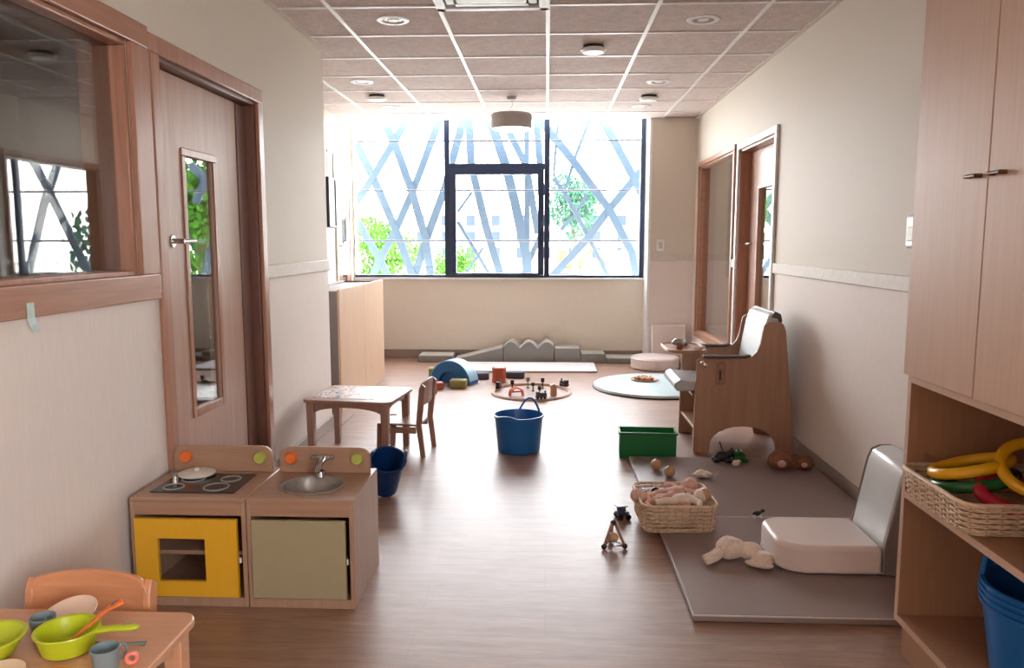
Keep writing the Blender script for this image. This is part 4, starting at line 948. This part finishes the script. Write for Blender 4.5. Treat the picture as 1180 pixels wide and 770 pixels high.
fb('dark slate foam plank right of the red cylinder', -0.30, 7.47, 0.18, 0.1, 0.06, 'slate', -3)
fb('dark slate foam piece left of the red cylinder', -0.62, 7.40, 0.12, 0.1, 0.06, 'slate', 12)
# train track
t = thing('toy_train_track', 'oval toy railway track laid on the floor behind the blue tub', 'toy track', (-0.13, 6.72, 0))
pts = [(0.34 * math.cos(a), 0.36 * math.sin(a)) for a in [2 * PI * i / 48 for i in range(48)]]
o_, i_ = [(x * 1.05, y_ * 1.05) for x, y_ in pts], [(x * 0.95, y_ * 0.95) for x, y_ in pts]
b = MB(); n = 48
A = [[b.b.verts.new((*p, z)) for p in q] for q in (o_, i_) for z in (0.001, 0.012)]
for i in range(n):
    j = (i + 1) % n
    b.b.faces.new((A[0][i], A[0][j], A[1][j], A[1][i])); b.b.faces.new((A[1][i], A[1][j], A[3][j], A[3][i])); b.b.faces.new((A[3][i], A[3][j], A[2][j], A[2][i])); b.b.faces.new((A[2][i], A[2][j], A[0][j], A[0][i]))
b.build('track_bed', M['toywood'], t, smooth=50)
for s_ in (0.975, 1.025): MB().tube([(x * s_, y_ * s_, 0.0135) for x, y_ in pts], 0.0022, 5, True).build('rail', M['jamb'], t)
def loco(label, x, y_, rz, m):
    t = thing('toy_locomotive', label, 'toy train', (x, y_, 0.0145), math.radians(rz))
    MB().box(-0.05, 0.05, -0.018, 0.018, 0.012, 0.024).box(-0.045, -0.012, -0.017, 0.017, 0.024, 0.062).tube([(-0.012, 0, 0.038), (0.048, 0, 0.038)], 0.015, 14).build('body', M[m], t, 0.002)
    MB().lathe([(0, 0), (0.006, 0), (0.009, 0.02), (0, 0.022)], 12, (0.035, 0, 0.05)).build('chimney', M['dark'], t)
    for q in (-0.03, 0, 0.03): MB().tube([(q, -0.02, 0.011), (q, 0.02, 0.011)], 0.01, 12).build('wheels', M['black'], t)
loco('black toy locomotive on the left curve of the track', -0.425, 6.84, 80, 'dark')
loco('black toy engine on the far right curve of the track', 0.165, 6.95, 130, 'black')
loco('small dark engine standing at the near side of the track', -0.04, 6.38, 5, 'slate')
def pole(label, x, y_, h, m, name='toy_signal'):
    t = thing(name, label, 'toy', (x, y_, 0))
    MB().lathe([(0, 0.001), (0.016, 0.001), (0.014, 0.007), (0, 0.008)], 16).build('base', M['dark'], t); MB().tube([(0, 0, 0.007), (0, 0, h)], 0.006, 8).build('post', M[m], t)
    MB().box(-0.016, 0.016, -0.006, 0.006, h * 0.62, h).build('head', M[m], t, 0.003)
pole('grey toy signal post inside the far side of the track', -0.165, 6.93, 0.10, 'ring')
pole('green toy signal post near the middle of the track', -0.115, 6.78, 0.08, 'greend')
pole('black toy signal post right of the green one inside the track', -0.03, 6.90, 0.10, 'black')
pole('short dark figure post standing near the front of the track', -0.055, 6.56, 0.09, 'dark')
pole('thin black post left inside the track', -0.30, 6.78, 0.10, 'black')
t = thing('toy_station', 'small beige wooden tower standing right inside the track', 'toy building', (0.065, 6.60, 0), 0.2)
box('tower', M['toywood'], t, (-0.025, 0.025, -0.025, 0.025, 0.001, 0.09), 0.003); MB().prism([(-0.03, 0.09), (0.03, 0.09), (0, 0.105)], -0.028, 0.028, 'Y').build('roof', M['khaki'], t, 0.001)
t = thing('toy_crane', 'pink and red plastic toy bridge at the near left of the track', 'toy bridge', (-0.25, 6.56, 0), 0.3)
MB().tube([(-0.06, 0, 0.0), (-0.05, 0, 0.05), (0, 0, 0.075), (0.05, 0, 0.05), (0.06, 0, 0.0)], 0.008, 8).tube([(-0.06, 0.04, 0.0), (-0.05, 0.04, 0.05), (0, 0.04, 0.075), (0.05, 0.04, 0.05), (0.06, 0.04, 0.0)], 0.008, 8).build('arch', M['pinkp'], t)
box('deck', M['red'], t, (-0.055, 0.055, 0.008, 0.032, 0.03, 0.04), 0.002)
# round pale mat, bead plate, pouf
t = thing('round_mat', 'large round pale blue mat on the floor by the high chair', 'mat', (1.0, 7.02, 0))
MB().lathe([(0, 0.001), (0.555, 0.001), (0.565, 0.008), (0.56, 0.03), (0.55, 0.034), (0, 0.034)], 64).build('pad', M['matpale'], t)
MB().torus((0, 0, 0.006), 0.567, 0.006, n=64, k=6).build('edge_band', M['dark'], t)
t = thing('bead_plate', 'round wooden plate with beads on the pale blue mat', 'plate', (0.925, 7.2, 0.0345))
MB().lathe([(0, 0), (0.11, 0), (0.13, 0.01), (0.128, 0.014), (0.108, 0.005), (0, 0.005)], 40).build('plate', M['toywood'], t)
rnd = random.Random(4)
for i in range(20):
    a, q = i * 2.4, math.sqrt((i + 0.5) / 20) * 0.088
    o = thing('wooden_bead', 'small brown or tan wooden bead heaped on the round plate', 'bead', (0.925 + q * math.cos(a), 7.2 + q * math.sin(a), 0.040), group='wooden beads on the round plate')
    if i == 0:
        MB().ell((0, 0, 0.015), (0.017, 0.017, 0.015), sub=2).build('bead', M['bead1'], o); src = o.children[0]
        MB().ell((0, 0, 0.015), (0.017, 0.017, 0.015), sub=2).build('bead', M['bead2'], o); src2 = o.children[-1]
        src2.parent = None; keep = src2
    else:
        c = (keep if i % 3 == 0 else src).copy(); C.objects.link(c); c.parent = o
bpy.data.objects.remove(keep)
t = thing('round_pouf', 'round cream pouf seat before the column at back right', 'pouf', (1.145, 8.12, 0))
MB().lathe([(0, 0.001), (0.235, 0.001), (0.25, 0.012), (0.25, 0.105), (0.235, 0.125), (0, 0.135)], 56).build('pouf_body', M['vinyl_w'], t)
MB().torus((0, 0, 0.108), 0.249, 0.004, n=56, k=6).build('piping', M['matwhite'], t)
t = thing('back_cushion', 'pale rectangular cushion propped upright against the column', 'cushion', (1.33, 8.40, 0), rot=(math.radians(-6), 0, 0))
box('cushion', M['vinyl_w'], t, (-0.185, 0.185, -0.03, 0.03, 0.004, 0.43), 0.02, seg=4); MB().tube([(-0.17, -0.031, 0.02), (0.17, -0.031, 0.02), (0.17, -0.031, 0.41), (-0.17, -0.031, 0.41)], 0.003, 6, True).build('piping', M['white'], t)

# ------------------------------------------------------------------ outside
YL = 9.62
beams = [(9, [(-2.0, 2.8), (-1.87, 2.53), (-1.66, 1.94), (-1.5, 1.36), (-1.44, 0.91)]), (8, [(-1.71, 2.8), (-2.14, 2.11), (-2.40, 1.75)]), (9, [(-2.35, 2.54), (-2.14, 2.11), (-1.87, 1.47), (-1.67, 0.91)]),
 (8, [(-1.31, 2.8), (-1.63, 1.99), (-1.87, 1.47), (-2.1, 1.05), (-2.17, 0.91)]), (8, [(-2.35, 1.58), (-2.08, 1.1), (-1.99, 0.91)]), (9, [(-1.02, 2.8), (-1.25, 1.99), (-1.5, 1.33), (-1.64, 0.91)]),
 (9, [(-0.95, 2.8), (-0.93, 2.26), (-0.74, 1.47), (-0.57, 0.91)]), (3, [(-0.92, 1.93), (-1.1, 1.69)]), (4, [(-1.1, 1.57), (-0.74, 0.97)]), (3, [(-0.79, 1.25), (-0.97, 0.97)]), (11, [(-0.64, 2.64), (-0.5, 2.23), (-0.39, 1.79), (-0.25, 1.14), (-0.24, 0.94)]),
 (8, [(-0.5, 2.72), (-0.25, 2.23), (-0.11, 1.42)]), (6, [(-0.25, 2.64), (-0.24, 0.97)]), (8, [(-0.13, 2.79), (-0.09, 2.29), (-0.07, 1.89)]), (9, [(0.02, 2.66), (0.32, 2.3), (0.77, 1.71), (1.05, 1.19), (1.11, 0.92)]),
 (9, [(0.67, 2.79), (1.06, 2.09), (1.21, 1.81)]), (9, [(1.25, 2.28), (1.12, 2.15), (0.74, 1.69), (0.5, 1.36), (0.14, 0.97)]), (4, [(0.51, 2.79), (0.35, 2.37), (0.22, 1.96)]), (3, [(0.13, 2.79), (0.08, 2.12)]), (5, [(0.08, 2.1), (0.22, 1.91), (0.47, 1.47), (0.75, 0.92)]),
 (4, [(0.49, 1.91), (0.36, 1.66), (0.17, 1.47)]), (6, [(-0.07, 1.42), (-0.24, 1.03)]),
 (10, [(1.6, 3.2), (2.2, 1.9), (2.75, 0.5)]), (9, [(2.5, 3.2), (2.0, 2.1), (1.4, 0.6)]), (9, [(2.6, 3.2), (3.2, 1.8), (3.6, 0.5)]), (9, [(3.7, 3.2), (3.1, 1.9), (2.5, 0.5)]), (10, [(3.9, 3.2), (4.4, 1.9), (4.7, 0.5)]), (9, [(4.9, 3.2), (4.2, 1.9), (3.8, 0.5)])]
t = thing('facade_lattice', 'pale blue steel lattice of slanting beams outside the big window', 'lattice screen', (0, YL, 0))
def extend(p):
    p = list(p)
    if p[0][1] > 2.6:
        (x0, z0), (x1, z1) = p[0], p[1]; k = (3.3 - z0) / (z0 - z1); p.insert(0, (x0 + (x0 - x1) * k, 3.3))
    if p[-1][1] < 1.05 and p[-1][1] > 0.8:
        (x0, z0), (x1, z1) = p[-2], p[-1]; k = (z1 - 0.4) / (z0 - z1); p.append((x1 + (x1 - x0) * k, 0.4))
    return p
for w, p in beams:
    p0 = p; p = extend(p); hw = w * 9.6 / 890 / 2; b = MB()
    # smooth polyline ribbon with real depth
    Ls, Rs = [], []
    for i, (x, z) in enumerate(p):
        a = p[max(i - 1, 0)]; c = p[min(i + 1, len(p) - 1)]
        d = math.hypot(c[0] - a[0], c[1] - a[1]); nx, nz = -(c[1] - a[1]) / d, (c[0] - a[0]) / d
        Ls.append((x + nx * hw, z + nz * hw)); Rs.append((x - nx * hw, z - nz * hw))
    bi = beams.index((w, p0)); oy = 0.004 * bi; b.prism(Ls + Rs[::-1], -0.06 + oy, -0.02 + oy, 'Y'); b.build('beam', M['lattice'], t, 0.004)
for z in (2.464, 1.908, 1.333): MB().tube([(-5, -0.66, z), (5, -0.62, z)], 0.011, 8).build('horizontal_wire', M['slate'], t)

def tree(label, loc, h, r, mat, n=2600, seed=1, zc=0.0):
    t = thing('broadleaf_tree', label, 'tree', loc)
    MB().tube([(0, 0, 0), (0.03 * h, 0, h * 0.4), (0, 0.02 * h, h * 0.75)], [0.035 * h, 0.026 * h, 0.01 * h], 10).build('trunk', M['bark'], t)
    rnd = random.Random(seed); b = bmesh.new()
    lumps = [(Vector((rnd.uniform(-.55, .55) * r, rnd.uniform(-.55, .55) * r, h - r + rnd.uniform(-.6, .6) * r)), r * rnd.uniform(.35, .6)) for _ in range(10)]
    for i in range(n):
        c, q = lumps[i % len(lumps)]
        d = Vector((rnd.gauss(0, 1), rnd.gauss(0, 1), rnd.gauss(0, 1))).normalized() * q * rnd.uniform(.6, 1.05)
        p = c + d; s_ = r * rnd.uniform(.035, .075)
        e = Euler((rnd.uniform(0, 6), rnd.uniform(0, 6), rnd.uniform(0, 6))).to_matrix()
        vs = [b.verts.new(p + e @ Vector(k) * s_) for k in ((-1, 0, 0), (0, -.6, 0), (1, 0, 0.2), (0, .6, 0))]
        b.faces.new(vs)
    me = bpy.data.meshes.new('foliage'); b.to_mesh(me); b.free(); me.materials.append(mat)
    o = bpy.data.objects.new('foliage', me); C.objects.link(o); o.parent = t
    return t
GZ = -1.2
struct(box('ground', M['ground'], None, (-60, 60, 10.5, 130, GZ - 0.1, GZ), smooth=0))
tree('light green bushy tree low at the left of the big window', (-4.9, 24, GZ), 3.4, 1.35, M['leaf'], seed=1)
tree('second light green tree beside it at the window bottom left', (-3.3, 27, GZ), 2.6, 1.0, M['leaf'], seed=2)
tree('blue-green tree standing behind the right part of the big window', (0.75, 24, GZ), 4.6, 1.0, M['leafd'], 3600, seed=3)
tree('small green treetop beyond the building on the right', (5.6, 104, GZ), 10.2, 2.2, M['leaf'], seed=4)
for i, (x, y_, h, r_, m, lab) in enumerate(((6.6, 22, 5.4, 2.0, 'leaf', 'green tree outside, seen reflected in the left door glass'), (3.4, 18, 4.4, 1.1, 'leafd', 'dark green tree outside to the right, seen reflected in the door glass'), (11.0, 27, 6, 2.6, 'leafd', 'dark tree outside the side room window'), (17.5, 24, 6, 2.8, 'leaf', 'green tree far right outside the side room window'))):
    tree(lab, (x, y_, GZ), h, r_, M[m], 3600, seed=10 + i)
# building far beyond
t = thing('apartment_building', 'long pale building with rows of windows far outside', 'building', (-5.5, 90, GZ))
box('wall', M['facade'], t, (-12, 18, 0, 8, 0, 6.0)); box('roof', M['rail'], t, (-12.4, 18.4, -0.4, 8.4, 6.0, 6.4))
for i in range(10):
    for j in range(3):
        f = box('window', M['pane'], t, (-9.6 + i * 2.9, -8.6 + i * 2.9, -0.05, 0.0, 0.6 + j * 1.85, 1.8 + j * 1.85)); 
# excavator
t = thing('mini_excavator', 'yellow mini excavator outside below the right window pane', 'excavator', (1.75, 60, GZ))
MB().box(-1.0, 1.0, -0.9, 0.9, 0.55, 1.2).build('body', M['exyellow'], t, 0.08); MB().box(-0.9, -0.1, -0.7, 0.7, 1.2, 1.9).build('cab', M['exyellow'], t, 0.06)
for s_ in (-1, 1): MB().prism([(-1.2, 0.25), (-1.0, 0.0), (1.0, 0), (1.2, 0.25), (1.0, 0.5), (-1.0, 0.5)], s_ * 0.9 - 0.2, s_ * 0.9 + 0.2, 'Y').build('crawler_track', M['exdark'], t, 0.03)
MB().tube([(0.8, 0, 1.1), (1.8, 0, 2.0), (2.7, 0, 1.2)], [0.2, 0.2, 0.13], 4).build('boom', M['exyellow'], t); MB().prism([(2.5, 1.2), (2.9, 1.2), (3.0, 0.7), (2.6, 0.5), (2.4, 0.8)], -0.3, 0.3, 'Y').build('bucket', M['exdark'], t, 0.02)
t = thing('cable_drum', 'orange drum standing outside near the right edge of the window', 'drum', (6.2, 60, GZ))
MB().lathe([(0, 0), (1.0, 0), (1.0, 0.1), (0.6, 0.15), (0.6, 0.9), (1.0, 0.95), (1.0, 1.05), (0, 1.05)], 32, m=Matrix.Translation((0, 0, 1.0)) @ Euler((PI / 2, 0, 0)).to_matrix().to_4x4()).build('drum', M['drum'], t)

GROUPS = dict(toddler_table='low wooden toddler tables', toddler_chair='low wooden toddler chairs', toy_cup='grey toy cups on the near table', wicker_basket='wicker toy baskets',
    foam_block='grey foam blocks along the back wall', foam_ramp='grey foam blocks along the back wall', wavy_foam_block='grey foam blocks along the back wall', foam_brick='small coloured foam bricks on the floor',
    toy_signal='toy signal posts inside the toy railway', toy_locomotive='toy engines on the toy railway', broadleaf_tree='trees outside the windows', rag_doll='rag dolls in the floor basket', plush_lion='brown shaggy plush toys by the high chair', play_mat='flat play mats on the floor')
for o in list(C.objects):
    gname = GROUPS.get(o.name.split('.')[0])
    if gname and 'label' in o and 'category' in o and 'group' not in o: o['group'] = gname

# ------------------------------------------------------------------ world, light
w = bpy.data.worlds.new('sky'); S.world = w; w.use_nodes = True
nt = w.node_tree; nt.nodes.clear()
ou = nt.nodes.new('ShaderNodeOutputWorld'); bg = nt.nodes.new('ShaderNodeBackground')
tc = nt.nodes.new('ShaderNodeTexCoord'); sp = nt.nodes.new('ShaderNodeSeparateXYZ'); rp = nt.nodes.new('ShaderNodeValToRGB')
nt.links.new(tc.outputs['Generated'], sp.inputs[0]); nt.links.new(sp.outputs['Z'], rp.inputs['Fac'])
e = rp.color_ramp.elements; e[0].position = 0.0; e[0].color = (1.0, 0.985, 0.97, 1); e[1].position = 0.7; e[1].color = (0.86, 0.92, 1.0, 1)
nt.links.new(rp.outputs['Color'], bg.inputs['Color']); bg.inputs['Strength'].default_value = 17
nt.links.new(bg.outputs[0], ou.inputs['Surface'])
def portal(name, loc, rot, sx, sy):
    l = bpy.data.lights.new(name, 'AREA'); l.shape = 'RECTANGLE'; l.size = sx; l.size_y = sy; l.cycles.is_portal = True
    o = bpy.data.objects.new(name, l); C.objects.link(o); o.location = loc; o.rotation_euler = rot
portal('window_daylight', (-0.55, YB + 0.2, 1.91), (-PI / 2, 0, 0), 3.27, 1.98)
portal('side_window_daylight', (3.4, YB + 0.2, 1.81), (-PI / 2, 0, 0), 2.8, 1.78)
portal('fill_window_portal', (R + 0.2, -1.7, 1.6), (0, PI / 2, 0), 1.4, 2.4)  # portal of the added fill window

# ------------------------------------------------------------------ camera
cam = bpy.data.cameras.new('camera'); co = bpy.data.objects.new('camera', cam); C.objects.link(co)
cam.sensor_width = 36; cam.sensor_fit = 'HORIZONTAL'; cam.lens = 890 / 1180 * 36; cam.clip_start = 0.05; cam.clip_end = 300
pitch = math.atan(107 / 890); yaw = math.atan(40 * math.cos(pitch) / 890)
co.location = (0, 0, 1.33); co.rotation_euler = (PI / 2 - pitch, 0, yaw)
S.camera = co
S.view_settings.view_transform = 'Standard'; S.view_settings.look = 'None'; S.view_settings.gamma = 1; S.view_settings.use_curve_mapping = False
S.view_settings.exposure = 0.5
